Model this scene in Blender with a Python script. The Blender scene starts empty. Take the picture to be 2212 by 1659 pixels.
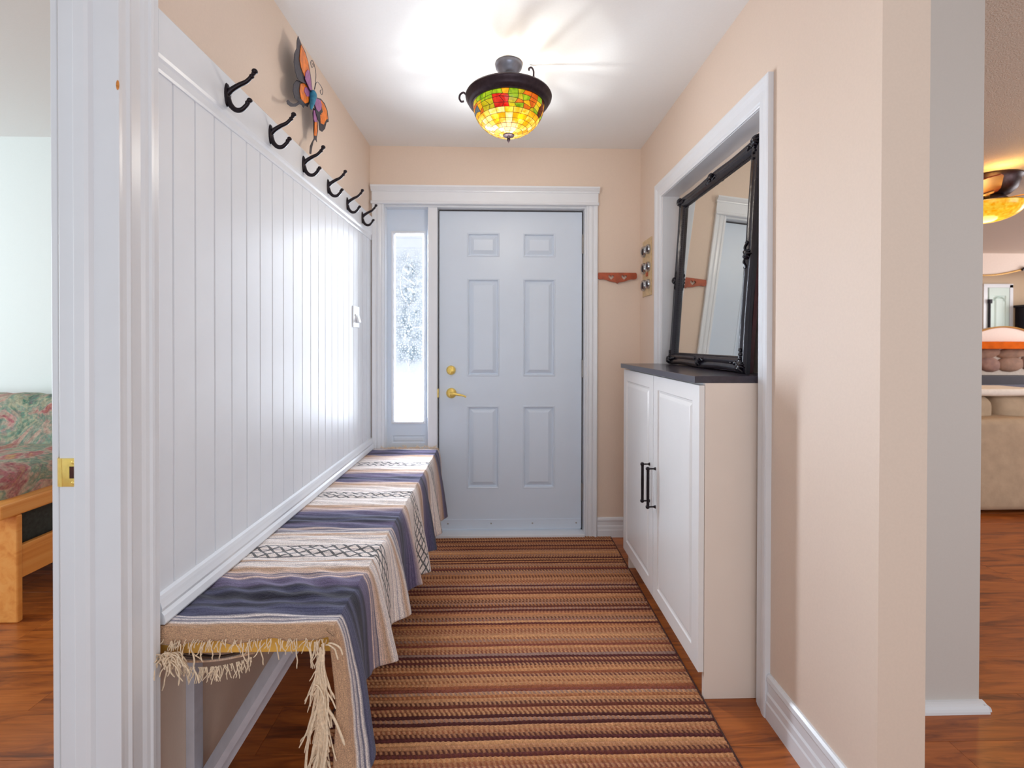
import bpy, bmesh, math, random
import numpy as np
from math import sin, cos, pi, radians, sqrt, tan, atan2, exp
from mathutils import Vector, Matrix
random.seed(7)
rng = np.random.default_rng(7)
S = bpy.context.scene
C = S.collection

# ------------------------------------------------------------------ camera
F = 1020.0
cam_d = bpy.data.cameras.new('camera'); cam = bpy.data.objects.new('camera', cam_d); C.objects.link(cam)
S.camera = cam
yaw, pitch, roll = radians(-1.46), radians(-0.4), 0.002
fw = Vector((-sin(yaw)*cos(pitch), cos(yaw)*cos(pitch), sin(pitch)))
rt = Vector((cos(yaw), sin(yaw), 0)); up = rt.cross(fw)
r2 = cos(roll)*rt + sin(roll)*up; u2 = -sin(roll)*rt + cos(roll)*up
m = Matrix((r2, u2, -fw)).transposed().to_4x4(); m.translation = (0, 0, 1.258)
cam.matrix_world = m
cam_d.sensor_width = 36; cam_d.lens = F/2212*36
cam_d.shift_y = -(829.5-747)/2212
cam_d.clip_start = 0.02; cam_d.clip_end = 60
cam_d.dof.use_dof = True; cam_d.dof.focus_distance = 1.5; cam_d.dof.aperture_fstop = 3.2

# ------------------------------------------------------------------ world, lights, exposure
W = bpy.data.worlds.new('world'); S.world = W; W.use_nodes = True
bg = W.node_tree.nodes['Background']
bg.inputs[0].default_value = (0.86, 0.93, 1.0, 1); bg.inputs[1].default_value = 0.74

def area(name, loc, target, sx, sy, power, col):
    l = bpy.data.lights.new(name, 'AREA'); l.shape = 'RECTANGLE'; l.size = sx; l.size_y = sy
    l.energy = power; l.color = col
    o = bpy.data.objects.new(name, l); C.objects.link(o); o.location = loc
    o.rotation_euler = (Vector(target)-Vector(loc)).to_track_quat('-Z', 'Y').to_euler()
    return o
# daylight at the sidelight and the two side room windows, plus added lamps
dl = area('daylight_sidelight', (-0.62, 3.26, 1.36), (0.60, 1.6, 1.20), 0.34, 1.4, 74, (0.84, 0.92, 1.0)); dl.data.spread = radians(125)
area('added_backdrop_light', (-1.2, 3.6, 4.2), (-0.9, 6.0, 0.6), 2.5, 2.5, 210, (0.95, 0.98, 1.0))  # added lamp turned on snow and house so the sidelight looks white
area('daylight_bedroom_window', (-4.7, 0.9, 1.45), (-2.4, 2.9, 1.75), 1.6, 1.5, 62, (0.84, 0.95, 1.0))
area('daylight_living_window', (8.95, 4.7, 1.5), (4.5, 4.6, 1.2), 2.4, 1.6, 75, (0.95, 0.97, 1.0))
area('added_living_fill', (5.8, 0.6, 1.7), (4.3, 4.2, 2.6), 2.0, 1.4, 55, (1.0, 0.96, 0.92))  # added fill from the near side to lift the living room ceiling
area('added_rear_fill', (0.35, -2.4, 1.15), (0.0, 1.6, 2.3), 2.4, 1.5, 28, (0.97, 0.98, 1.0))  # added fill behind the camera, aimed upward to brighten the hall ceiling

def point(name, loc, power, col, rad):
    l = bpy.data.lights.new(name, 'POINT'); l.energy = power; l.color = col; l.shadow_soft_size = rad
    o = bpy.data.objects.new(name, l); C.objects.link(o); o.location = loc
S.view_settings.view_transform = 'Standard'; S.view_settings.look = 'None'
S.view_settings.gamma = 1; S.view_settings.use_curve_mapping = False
S.view_settings.exposure = 0.1
S.cycles.use_denoising = True
S.cycles.max_bounces = 10; S.cycles.diffuse_bounces = 5; S.cycles.glossy_bounces = 4
S.cycles.transparent_max_bounces = 12; S.cycles.transmission_bounces = 6
S.cycles.sample_clamp_indirect = 6.0

# ------------------------------------------------------------------ material helpers
def lin(r, g, b):
    f = lambda c: (c/255/12.92 if c/255 <= 0.04045 else ((c/255+0.055)/1.055)**2.4)
    return (f(r), f(g), f(b), 1)

class NT:
    def __init__(s, name):
        s.m = bpy.data.materials.new(name); s.m.use_nodes = True
        s.t = s.m.node_tree; s.n = s.t.nodes; s.b = s.n['Principled BSDF']; s.out = s.n['Material Output']
    def add(s, typ, **kw):
        n = s.n.new(typ)
        for k, v in kw.items():
            if k.startswith('i_'):
                key = k[2:]; key = int(key) if key.isdigit() else key.replace('_', ' ')
                n.inputs[key].default_value = v
            else: setattr(n, k, v)
        return n
    def l(s, a, b): s.t.links.new(a, b)
    def ramp(s, fac, stops, interp='LINEAR'):
        r = s.add('ShaderNodeValToRGB'); r.color_ramp.interpolation = interp
        e = r.color_ramp.elements
        while len(e) > 1: e.remove(e[-1])
        e[0].position = stops[0][0]; e[0].color = stops[0][1]
        for p, c in stops[1:]:
            x = e.new(p); x.color = c
        if fac is not None: s.l(fac, r.inputs[0])
        return r
    def bump(s, h, strength=0.3, dist=0.01):
        b = s.add('ShaderNodeBump', i_Strength=strength, i_Distance=dist); s.l(h, b.inputs['Height']); s.l(b.outputs[0], s.b.inputs['Normal']); return b
    def noise(s, vec=None, scale=5, detail=4, rough=0.5, dist=0.0):
        n = s.add('ShaderNodeTexNoise', i_Scale=scale, i_Detail=detail, i_Roughness=rough, i_Distortion=dist)
        if vec is not None: s.l(vec, n.inputs['Vector'])
        return n
    def coord(s, kind='Object', scale=(1, 1, 1), loc=(0, 0, 0), rot=(0, 0, 0)):
        c = s.add('ShaderNodeTexCoord'); mp = s.add('ShaderNodeMapping')
        mp.inputs['Scale'].default_value = scale; mp.inputs['Location'].default_value = loc; mp.inputs['Rotation'].default_value = rot
        s.l(c.outputs[kind], mp.inputs['Vector']); return mp.outputs[0]
    def mix(s, fac, a, b, mode='MIX'):
        x = s.add('ShaderNodeMix', data_type='RGBA', blend_type=mode)
        for sock, v in ((0, fac), (6, a), (7, b)):
            if isinstance(v, (int, float, tuple)): x.inputs[sock].default_value = v
            else: s.l(v, x.inputs[sock])
        return x.outputs[2]
    def math(s, op, a, b=0.0, clamp=False):
        x = s.add('ShaderNodeMath', operation=op, use_clamp=clamp)
        for i, v in enumerate((a, b)):
            if isinstance(v, (int, float)): x.inputs[i].default_value = v
            else: s.l(v, x.inputs[i])
        return x.outputs[0]

def simple(name, col, rough=0.5, metal=0.0, nscale=40, var=0.06, bump=0.05, bdist=0.002, spec=0.5):
    t = NT(name); v = t.coord()
    n = t.noise(v, nscale, 3)
    dark = tuple(c*(1-var) for c in col[:3])+(1,); lite = tuple(min(1, c*(1+var)) for c in col[:3])+(1,)
    t.l(t.ramp(n.outputs[0], [(0.3, dark), (0.7, lite)]).outputs[0], t.b.inputs['Base Color'])
    t.b.inputs['Roughness'].default_value = rough; t.b.inputs['Metallic'].default_value = metal
    t.b.inputs['Specular IOR Level'].default_value = spec
    if bump: t.bump(n.outputs[0], bump, bdist)
    return t.m

M = {}
M['wall'] = simple('beige_wall_paint', lin(224, 204, 187), 0.6, nscale=160, var=0.015, bump=0.12, bdist=0.001)
M['wall_white'] = simple('pale_wall_paint', lin(222, 228, 226), 0.6, nscale=160, var=0.01, bump=0.1, bdist=0.001)
M['wall_grey'] = simple('grey_wall_paint', lin(206, 200, 194), 0.6, nscale=160, var=0.01, bump=0.1, bdist=0.001)
M['ceiling'] = simple('ceiling_paint', lin(236, 236, 236), 0.6, nscale=120, var=0.01, bump=0.1, bdist=0.001)
M['popcorn'] = simple('popcorn_ceiling', lin(222, 212, 200), 0.9, nscale=170, var=0.05, bump=0.8, bdist=0.01)
M['trim'] = simple('white_gloss_trim', lin(226, 229, 234), 0.28, nscale=12, var=0.012, bump=0.03, bdist=0.002)
M['board'] = simple('white_beadboard_paint', lin(224, 227, 232), 0.45, nscale=9, var=0.012, bump=0.03, bdist=0.002, spec=0.4)
M['door'] = simple('pale_blue_white_door_paint', lin(208, 219, 233), 0.38, nscale=9, var=0.01, bump=0.03, bdist=0.002)
M['cabinet'] = simple('white_cabinet_paint', lin(232, 230, 228), 0.25, nscale=8, var=0.01, bump=0.0)
M['cabinet_side'] = simple('cream_cabinet_side', lin(230, 216, 204), 0.4, nscale=8, var=0.01, bump=0.0)
M['black_metal'] = simple('black_bronze_metal', lin(34, 26, 32), 0.35, 0.6, nscale=60, var=0.2, bump=0.1)
M['lamp_metal'] = simple('oil_rubbed_bronze', lin(58, 46, 52), 0.38, 0.75, nscale=60, var=0.2, bump=0.05)
M['lamp_steel'] = simple('grey_lamp_canopy', lin(120, 122, 135), 0.28, 0.8, nscale=40, var=0.1, bump=0.0)
M['brass'] = simple('polished_brass', lin(240, 208, 112), 0.3, 0.45, nscale=80, var=0.08, bump=0.0)
M['steel'] = simple('hinge_steel', lin(150, 145, 140), 0.4, 0.8, nscale=60, var=0.1, bump=0.0)
M['dark'] = simple('dark_recess', lin(70, 32, 22), 0.8, nscale=60, var=0.3, bump=0.1)
M['gap'] = simple('dark_gap_rubber', lin(60, 58, 62), 0.8, bump=0.0)
M['countertop'] = simple('charcoal_countertop', lin(58, 52, 62), 0.22, nscale=60, var=0.15, bump=0.02)
M['frame'] = simple('black_carved_frame', lin(20, 16, 28), 0.24, 0.0, nscale=50, var=0.35, bump=0.3, bdist=0.003)
M['frame_back'] = simple('dark_red_wood_backing', lin(62, 20, 26), 0.5, nscale=20, var=0.2)
M['plastic'] = simple('white_switch_plastic', lin(232, 236, 242), 0.3, bump=0.0)
M['redwood'] = simple('red_stained_wood', lin(168, 78, 44), 0.45, nscale=30, var=0.25, bump=0.1)
M['bench_wood'] = simple('yellow_pine_board', lin(228, 178, 84), 0.35, nscale=10, var=0.08, bump=0.05)
M['brace'] = simple('painted_brace_wood', lin(196, 194, 202), 0.5, nscale=30, var=0.06, bump=0.2, bdist=0.003)
M['fringe'] = simple('cream_fringe_yarn', lin(228, 206, 178), 0.95, nscale=200, var=0.15, bump=0.3)
M['teal'] = simple('teal_butterfly_body', lin(40, 120, 150), 0.4, nscale=60, var=0.3)
M['orange'] = simple('orange_wing_enamel', lin(240, 120, 16), 0.35, nscale=45, var=0.35)
M['purple'] = simple('purple_wing_enamel', lin(158, 96, 150), 0.4, nscale=70, var=0.25)
M['wing'] = simple('charcoal_wing_metal', lin(52, 48, 58), 0.4, 0.3, nscale=90, var=0.6)
M['plaque'] = simple('cream_plaque', lin(206, 180, 140), 0.5, nscale=50, var=0.15)
M['chrome'] = simple('silver_medallion', lin(190, 190, 190), 0.15, 0.9, bump=0.0)
M['sofa'] = simple('tan_slipcover', lin(178, 156, 132), 0.85, nscale=14, var=0.08, bump=0.4, bdist=0.01)
M['throw'] = simple('white_throw', lin(236, 228, 220), 0.9, nscale=40, var=0.05, bump=0.3)
M['mantel'] = simple('orange_pine_mantel', lin(214, 98, 10), 0.8, nscale=10, var=0.15, spec=0.1)
M['cream'] = simple('cream_arch_panel', lin(236, 220, 208), 0.6, nscale=40, var=0.02)
M['gold'] = simple('gold_edge_trim', lin(196, 150, 80), 0.4, 0.5)
M['insert'] = simple('black_stove_insert', lin(32, 26, 40), 0.6, nscale=10, var=0.15)
M['mintdoor'] = simple('pale_mint_door', lin(214, 232, 224), 0.4, nscale=8, var=0.01, bump=0)
M['grout'] = simple('pale_grout', lin(190, 178, 168), 0.9, nscale=60, var=0.1)
M['rust'] = simple('rust_spot', lin(206, 132, 60), 0.8, nscale=200, var=0.3)
M['lead'] = simple('lead_came', lin(60, 40, 20), 0.5, 0.4, bump=0.0)

def bulb_mat():
    t = NT('lit_bulb'); t.b.inputs['Emission Color'].default_value = (1, 0.95, 0.85, 1); t.b.inputs['Emission Strength'].default_value = 6
    t.b.inputs['Base Color'].default_value = (1, 1, 1, 1); return t.m
M['bulb'] = bulb_mat()

def glass_pane(name, c1, c2, strength=1.0):
    t = NT(name); v = t.coord('Object', (1, 1, 1)); n = t.noise(v, 38, 2, 0.5, 0.4)
    col = t.ramp(n.outputs[0], [(0.35, c1), (0.68, c2)]).outputs[0]
    t.l(t.mix(1.0, col, (0.16, 0.16, 0.16, 1), 'MULTIPLY'), t.b.inputs['Base Color']); t.l(col, t.b.inputs['Emission Color'])
    t.b.inputs['Emission Strength'].default_value = strength; t.b.inputs['Roughness'].default_value = 0.2
    tr = t.add('ShaderNodeBsdfTransparent'); t.l(col, tr.inputs[0]); mx = t.add('ShaderNodeMixShader'); mx.inputs[0].default_value = 0.3
    t.l(t.b.outputs[0], mx.inputs[1]); t.l(tr.outputs[0], mx.inputs[2]); t.l(mx.outputs[0], t.out.inputs['Surface'])
    return t.m
M['g_amber'] = glass_pane('amber_glass', lin(250, 178, 20), lin(255, 226, 110), 1.25)
M['g_pale'] = glass_pane('pale_amber_glass', lin(252, 205, 90), lin(255, 240, 190), 1.35)
M['g_gold'] = glass_pane('gold_glass', lin(240, 160, 0), lin(252, 196, 30), 1.15)
M['g_orange'] = glass_pane('orange_glass', lin(214, 100, 8), lin(244, 140, 20), 0.95)
M['g_green'] = glass_pane('green_glass', lin(120, 165, 8), lin(196, 216, 40), 0.95)
M['g_red'] = glass_pane('red_glass', lin(212, 16, 6), lin(240, 70, 40), 0.9)
M['g_yellowgreen'] = glass_pane('yellow_green_glass', lin(190, 176, 10), lin(230, 210, 40), 0.95)
M['g_brown'] = glass_pane('brown_glass', lin(110, 44, 10), lin(160, 70, 20), 0.5)
M['g_blue'] = glass_pane('grey_blue_glass', lin(90, 110, 120), lin(150, 165, 170), 0.5)
M['g_fan'] = glass_pane('fan_lamp_glass', lin(250, 170, 10), lin(255, 214, 70), 1.1)

def window_glass():
    t = NT('textured_window_glass')
    v = t.coord('Object')
    vor = t.add('ShaderNodeTexVoronoi', feature='DISTANCE_TO_EDGE', i_Scale=62.0)
    nz = t.noise(v, 30, 3)
    vv = t.mix(0.03, v, nz.outputs['Color']); t.l(vv, vor.inputs['Vector'])
    line = t.ramp(vor.outputs['Distance'], [(0.0, (1, 1, 1, 1)), (0.16, (0, 0, 0, 1))]).outputs[0]
    sep = t.add('ShaderNodeSeparateXYZ'); t.l(v, sep.inputs[0])
    # leafy zone: grey lines paint the darker refraction of the bevel cluster between z 1.1 and 1.85
    zm = t.ramp(t.math('DIVIDE', t.math('ADD', sep.outputs['Z'], 0.6), 2.5), [(0.0, (0.05, 0.05, 0.05, 1)), (0.445, (0.06, 0.06, 0.06, 1)), (0.46, (1, 1, 1, 1)), (0.70, (0.75, 0.75, 0.75, 1)), (0.755, (0, 0, 0, 1))]).outputs[0]
    xm = t.ramp(t.math('ADD', t.math('MULTIPLY', t.math('ABSOLUTE', t.math('ADD', sep.outputs['X'], -0.002)), 10), 0), [(0.35, (1, 1, 1, 1)), (0.95, (0.35, 0.35, 0.35, 1))]).outputs[0]
    big = t.ramp(t.noise(v, 18, 3).outputs[0], [(0.35, (0.25, 0.25, 0.25, 1)), (0.6, (1, 1, 1, 1))]).outputs[0]
    fac = t.math('MULTIPLY', t.math('MULTIPLY', line, zm), t.math('MULTIPLY', xm, big))
    tr = t.add('ShaderNodeBsdfTransparent'); tr.inputs[0].default_value = (0.97, 0.98, 1, 1)
    gl = t.add('ShaderNodeBsdfGlossy'); gl.inputs['Roughness'].default_value = 0.1
    df = t.add('ShaderNodeBsdfDiffuse'); df.inputs[0].default_value = lin(96, 118, 128)
    a = t.add('ShaderNodeMixShader'); a.inputs[0].default_value = 0.05; t.l(tr.outputs[0], a.inputs[1]); t.l(gl.outputs[0], a.inputs[2])
    b = t.add('ShaderNodeMixShader'); t.l(t.math('MULTIPLY', fac, 0.92, True), b.inputs[0]); t.l(a.outputs[0], b.inputs[1]); t.l(df.outputs[0], b.inputs[2])
    t.l(b.outputs[0], t.out.inputs['Surface']); return t.m
M['window_glass'] = window_glass()

def mirror_mat():
    t = NT('mirror_glass'); t.b.inputs['Base Color'].default_value = (0.86, 0.88, 0.84, 1)
    t.b.inputs['Metallic'].default_value = 1.0; t.b.inputs['Roughness'].default_value = 0.012; return t.m
M['mirror'] = mirror_mat()

def floor_mat():
    t = NT('red_oak_laminate'); c = t.add('ShaderNodeTexCoord'); oi = t.add('ShaderNodeObjectInfo')
    off = t.add('ShaderNodeCombineXYZ'); t.l(t.math('MULTIPLY', oi.outputs['Random'], 37.0), off.inputs[0]); t.l(t.math('MULTIPLY', oi.outputs['Random'], 11.0), off.inputs[1])
    ad = t.add('ShaderNodeVectorMath', operation='ADD'); t.l(c.outputs['Object'], ad.inputs[0]); t.l(off.outputs[0], ad.inputs[1])
    mp = t.add('ShaderNodeMapping'); mp.inputs['Scale'].default_value = (1.3, 9.0, 1); t.l(ad.outputs[0], mp.inputs[0])
    mp2 = t.add('ShaderNodeMapping'); mp2.inputs['Scale'].default_value = (4, 120.0, 1); t.l(ad.outputs[0], mp2.inputs[0])
    n = t.noise(mp.outputs[0], 1.6, 6, 0.6, 1.6); g = t.noise(mp2.outputs[0], 1.0, 4, 0.6)
    base = t.ramp(n.outputs[0], [(0.24, lin(72, 38, 22)), (0.38, lin(140, 74, 36)), (0.52, lin(184, 102, 44)), (0.75, lin(202, 118, 54))]).outputs[0]
    gr = t.ramp(g.outputs[0], [(0.3, (0.72, 0.70, 0.68, 1)), (0.65, (1, 1, 1, 1))]).outputs[0]
    col = t.mix(1.0, base, gr, 'MULTIPLY')
    rnd = t.ramp(oi.outputs['Random'], [(0, (0.93, 0.92, 0.92, 1)), (1, (1.0, 1.0, 1.0, 1))]).outputs[0]
    t.l(t.mix(1.0, col, rnd, 'MULTIPLY'), t.b.inputs['Base Color'])
    t.b.inputs['Roughness'].default_value = 0.3
    t.bump(g.outputs[0], 0.08, 0.002); return t.m
M['floor'] = floor_mat()

def pine_mat():
    t = NT('orange_pine_wood'); v = t.coord('Object', (26, 1.6, 26)); n = t.noise(v, 1.0, 4, 0.5, 0.6)
    t.l(t.ramp(n.outputs[0], [(0.25, lin(214, 132, 56)), (0.5, lin(232, 158, 80)), (0.8, lin(240, 174, 98))]).outputs[0], t.b.inputs['Base Color'])
    t.b.inputs['Roughness'].default_value = 0.4; return t.m
M['pine'] = pine_mat()

def floral_mat():
    t = NT('floral_tapestry_fabric'); v = t.coord('Object')
    a = t.noise(v, 4.2, 5, 0.6, 1.4); b = t.noise(v, 9.0, 4, 0.6, 0.8); mp = t.coord('Object', loc=(3, 1, 7)); c = t.noise(mp, 60, 4, 0.7)
    c1 = t.ramp(a.outputs[0], [(0.30, lin(70, 50, 74)), (0.38, lin(70, 136, 112)), (0.44, lin(190, 184, 150)), (0.50, lin(110, 150, 134)), (0.55, lin(214, 176, 156)), (0.61, lin(186, 74, 96)), (0.70, lin(220, 168, 90))]).outputs[0]
    c2 = t.ramp(b.outputs[0], [(0.38, lin(74, 84, 80)), (0.47, lin(176, 158, 140)), (0.54, lin(120, 146, 130)), (0.62, lin(176, 120, 130))]).outputs[0]
    m1 = t.mix(0.38, c1, c2)
    sp = t.ramp(c.outputs[0], [(0.35, (0.62, 0.62, 0.62, 1)), (0.6, (0.98, 0.98, 0.98, 1))]).outputs[0]
    t.l(t.mix(1.0, m1, sp, 'MULTIPLY'), t.b.inputs['Base Color']); t.b.inputs['Roughness'].default_value = 0.9
    t.bump(c.outputs[0], 0.3, 0.004); return t.m
M['floral'] = floral_mat()

def stone_mat():
    t = NT('fieldstone'); v = t.coord('Object'); oi = t.add('ShaderNodeObjectInfo'); n = t.noise(v, 9, 5)
    a = t.ramp(n.outputs[0], [(0.3, lin(92, 66, 62)), (0.55, lin(140, 104, 88)), (0.75, lin(170, 140, 120))]).outputs[0]
    r = t.ramp(oi.outputs['Random'], [(0, lin(150, 110, 108)), (0.5, lin(180, 150, 120)), (1, lin(130, 110, 96))]).outputs[0]
    t.l(t.mix(0.35, a, r), t.b.inputs['Base Color']); t.b.inputs['Roughness'].default_value = 0.8; t.bump(n.outputs[0], 0.5, 0.02); return t.m
M['stone'] = stone_mat()

def vcol_mat(name, rough, nscale):
    t = NT(name); a = t.add('ShaderNodeVertexColor', layer_name='col'); v = t.coord(); n = t.noise(v, nscale, 3, 0.7)
    k = t.ramp(n.outputs[0], [(0.3, (0.62, 0.60, 0.58, 1)), (0.7, (1.1, 1.1, 1.1, 1))]).outputs[0]
    t.l(t.mix(1.0, a.outputs[0], k, 'MULTIPLY'), t.b.inputs['Base Color']); t.b.inputs['Roughness'].default_value = rough
    t.b.inputs['Specular IOR Level'].default_value = 0.2
    t.bump(n.outputs[0], 0.5, 0.004); return t.m
M['rug'] = vcol_mat('braided_rug_yarn', 0.95, 260)

# ------------------------------------------------------------------ mesh helpers
ROOT = {}
def link_mesh(name, me, mat, parent=None, smooth=False):
    o = bpy.data.objects.new(name, me); C.objects.link(o)
    if mat is not None and len(me.materials) == 0: me.materials.append(mat)
    if smooth:
        me.polygons.foreach_set('use_smooth', [True]*len(me.polygons))
        try: me.set_sharp_from_angle(angle=radians(40))
        except Exception: pass
    if parent is not None:
        base = ROOT.get(parent.name, Vector((0, 0, 0)))
        if base.length > 0: me.transform(Matrix.Translation(-base))
        o.parent = parent; ROOT[o.name] = base
    else: ROOT[o.name] = Vector((0, 0, 0))
    return o

class MB:
    def __init__(s): s.v = []; s.f = []
    def raw(s, vs, fs):
        n = len(s.v); s.v += [tuple(p) for p in vs]; s.f += [tuple(i+n for i in f) for f in fs]; return s
    def box(s, x0, x1, y0, y1, z0, z1, b=0.0):
        if b <= 0:
            vs = [(x, y, z) for z in (z0, z1) for y in (y0, y1) for x in (x0, x1)]
            return s.raw(vs, [(0, 2, 3, 1), (4, 5, 7, 6), (0, 1, 5, 4), (2, 6, 7, 3), (0, 4, 6, 2), (1, 3, 7, 5)])
        bm = bmesh.new(); bmesh.ops.create_cube(bm, size=1)
        for v in bm.verts: v.co = Vector(((x0+x1)/2+v.co.x*(x1-x0), (y0+y1)/2+v.co.y*(y1-y0), (z0+z1)/2+v.co.z*(z1-z0)))
        bmesh.ops.bevel(bm, geom=bm.edges[:], offset=b, segments=2, affect='EDGES', profile=0.5)
        return s.bm(bm)
    def bm(s, bm):
        bm.verts.index_update(); s.raw([v.co[:] for v in bm.verts], [[v.index for v in f.verts] for f in bm.faces]); bm.free(); return s
    def obox(s, center, ax, ay, az, hx, hy, hz, b=0.0):     # oriented box
        t = MB().box(-hx, hx, -hy, hy, -hz, hz, b); c = Vector(center)
        return s.raw([c+ax*p[0]+ay*p[1]+az*p[2] for p in t.v], t.f)
    def prism(s, prof, axis, a0, a1):                        # closed 2-D profile extruded along an axis; 'x': (y,z) 'y': (x,z) 'z': (x,y)
        n = len(prof)
        mk = {'x': lambda p, a: (a, p[0], p[1]), 'y': lambda p, a: (p[0], a, p[1]), 'z': lambda p, a: (p[0], p[1], a)}[axis]
        vs = [mk(p, a0) for p in prof]+[mk(p, a1) for p in prof]
        fs = [tuple(range(n))[::-1], tuple(range(n, 2*n))]+[(i, (i+1) % n, (i+1) % n+n, i+n) for i in range(n)]
        return s.raw(vs, fs)
    def lathe(s, prof, cx, cy, seg=32, axis='z', cz=0):      # prof (r, h)
        vs = []; fs = []; n = len(prof)
        for j in range(seg):
            a = 2*pi*j/seg
            for r, h in prof:
                if axis == 'z': vs.append((cx+r*cos(a), cy+r*sin(a), h))
                elif axis == 'y': vs.append((cx+r*cos(a), h, cz+r*sin(a)))
                else: vs.append((h, cy+r*cos(a), cz+r*sin(a)))
        for j in range(seg):
            k = (j+1) % seg
            for i in range(n-1): fs.append((j*n+i, k*n+i, k*n+i+1, j*n+i+1))
        return s.raw(vs, fs)
    def tube(s, pts, r, seg=8, cap=True):
        pts = [Vector(p) for p in pts]; n = len(pts)
        rs = r if isinstance(r, (list, tuple)) else [r]*n
        vs = []; fs = []; prev = None
        for i, p in enumerate(pts):
            d = (pts[min(i+1, n-1)]-pts[max(i-1, 0)]).normalized()
            if prev is None:
                a = Vector((0, 0, 1)) if abs(d.z) < 0.9 else Vector((1, 0, 0)); u = d.cross(a).normalized()
            else: u = (prev-d*prev.dot(d)); u = u.normalized() if u.length > 1e-6 else d.orthogonal().normalized()
            prev = u; w = d.cross(u)
            for j in range(seg):
                t = 2*pi*j/seg; vs.append(p+(u*cos(t)+w*sin(t))*rs[i])
        for i in range(n-1):
            for j in range(seg):
                k = (j+1) % seg; fs.append((i*seg+j, i*seg+k, (i+1)*seg+k, (i+1)*seg+j))
        if cap: fs += [tuple(range(seg))[::-1], tuple((n-1)*seg+j for j in range(seg))]
        return s.raw(vs, fs)
    def ball(s, c, r, sx=1, sy=1, sz=1, seg=12):
        bm = bmesh.new(); bmesh.ops.create_uvsphere(bm, u_segments=seg, v_segments=max(6, seg*2//3), radius=r)
        for v in bm.verts: v.co = Vector((c[0]+v.co.x*sx, c[1]+v.co.y*sy, c[2]+v.co.z*sz))
        return s.bm(bm)
    def mesh(s, name):
        me = bpy.data.meshes.new(name); me.from_pydata([tuple(p) for p in s.v], [], s.f)
        bm = bmesh.new(); bm.from_mesh(me); bmesh.ops.recalc_face_normals(bm, faces=bm.faces); bm.to_mesh(me); bm.free()
        me.update(); return me
    def build(s, name, mat, parent=None, smooth=False): return link_mesh(name, s.mesh(name), mat, parent, smooth)

def catmull(pts, n=6):
    out = []; P = [Vector(p) for p in pts]; P = [P[0]*2-P[1]]+P+[P[-1]*2-P[-2]]
    for i in range(1, len(P)-2):
        a, b, c, d = P[i-1:i+3]
        for k in range(n):
            t = k/n; out.append(0.5*((2*b)+(c-a)*t+(2*a-5*b+4*c-d)*t*t+(3*b-a-3*c+d)*t**3))
    out.append(P[-2]); return out

def thing(name, loc, label=None, cat=None, group=None, kind=None):
    o = bpy.data.objects.new(name, None); o.empty_display_size = 0.05; C.objects.link(o); o.location = loc
    ROOT[o.name] = Vector(loc)
    return tag(o, label, cat, group, kind)
def tag(o, label=None, cat=None, group=None, kind=None):
    if label: o['label'] = label
    if cat: o['category'] = cat
    if group: o['group'] = group
    if kind: o['kind'] = kind
    return o
def struct(o, label=None, cat='wall'): return tag(o, label, cat, None, 'structure')

def panel_mb(mb, u0, u1, w0, w1, prof, mp):
    """nested rectangles; prof = [(inset, depth)...]; mp(u, w, depth) -> point"""
    base = len(mb.v); rings = []
    vs = []; fs = []
    for ins, d in prof:
        vs += [mp(u0+ins, w0+ins, d), mp(u1-ins, w0+ins, d), mp(u1-ins, w1-ins, d), mp(u0+ins, w1-ins, d)]
    n = len(prof)
    for i in range(n-1):
        for k in range(4): fs.append((i*4+k, i*4+(k+1) % 4, (i+1)*4+(k+1) % 4, (i+1)*4+k))
    fs.append(tuple((n-1)*4+k for k in range(4)))
    mb.raw(vs, fs); return mb

def slab_with_holes(u0, u1, w0, w1, holes, d0, d1, mp, through=False):
    """front face (depth d0) with rectangular holes, back at d1"""
    us = sorted({u0, u1}|{h[0] for h in holes}|{h[1] for h in holes}); ws = sorted({w0, w1}|{h[2] for h in holes}|{h[3] for h in holes})
    mb = MB()
    solid = lambda a, b: not any(h[0]-1e-6 <= a <= h[1]+1e-6 and h[2]-1e-6 <= b <= h[3]+1e-6 for h in holes)
    for i in range(len(us)-1):
        for j in range(len(ws)-1):
            a, b, c, d = us[i], us[i+1], ws[j], ws[j+1]
            if solid((a+b)/2, (c+d)/2): mb.raw([mp(a, c, d0), mp(b, c, d0), mp(b, d, d0), mp(a, d, d0)], [(0, 1, 2, 3)])
    mb.raw([mp(u0, w0, d0), mp(u1, w0, d0), mp(u1, w1, d0), mp(u0, w1, d0), mp(u0, w0, d1), mp(u1, w0, d1), mp(u1, w1, d1), mp(u0, w1, d1)],
           [(0, 1, 5, 4), (1, 2, 6, 5), (2, 3, 7, 6), (3, 0, 4, 7)]+([] if through else [(4, 5, 6, 7)]))
    if through:
        for i in range(len(us)-1):
            for j in range(len(ws)-1):
                a, b, c, d = us[i], us[i+1], ws[j], ws[j+1]
                if solid((a+b)/2, (c+d)/2): mb.raw([mp(a, c, d1), mp(b, c, d1), mp(b, d, d1), mp(a, d, d1)], [(0, 1, 2, 3)])
    return mb

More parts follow.
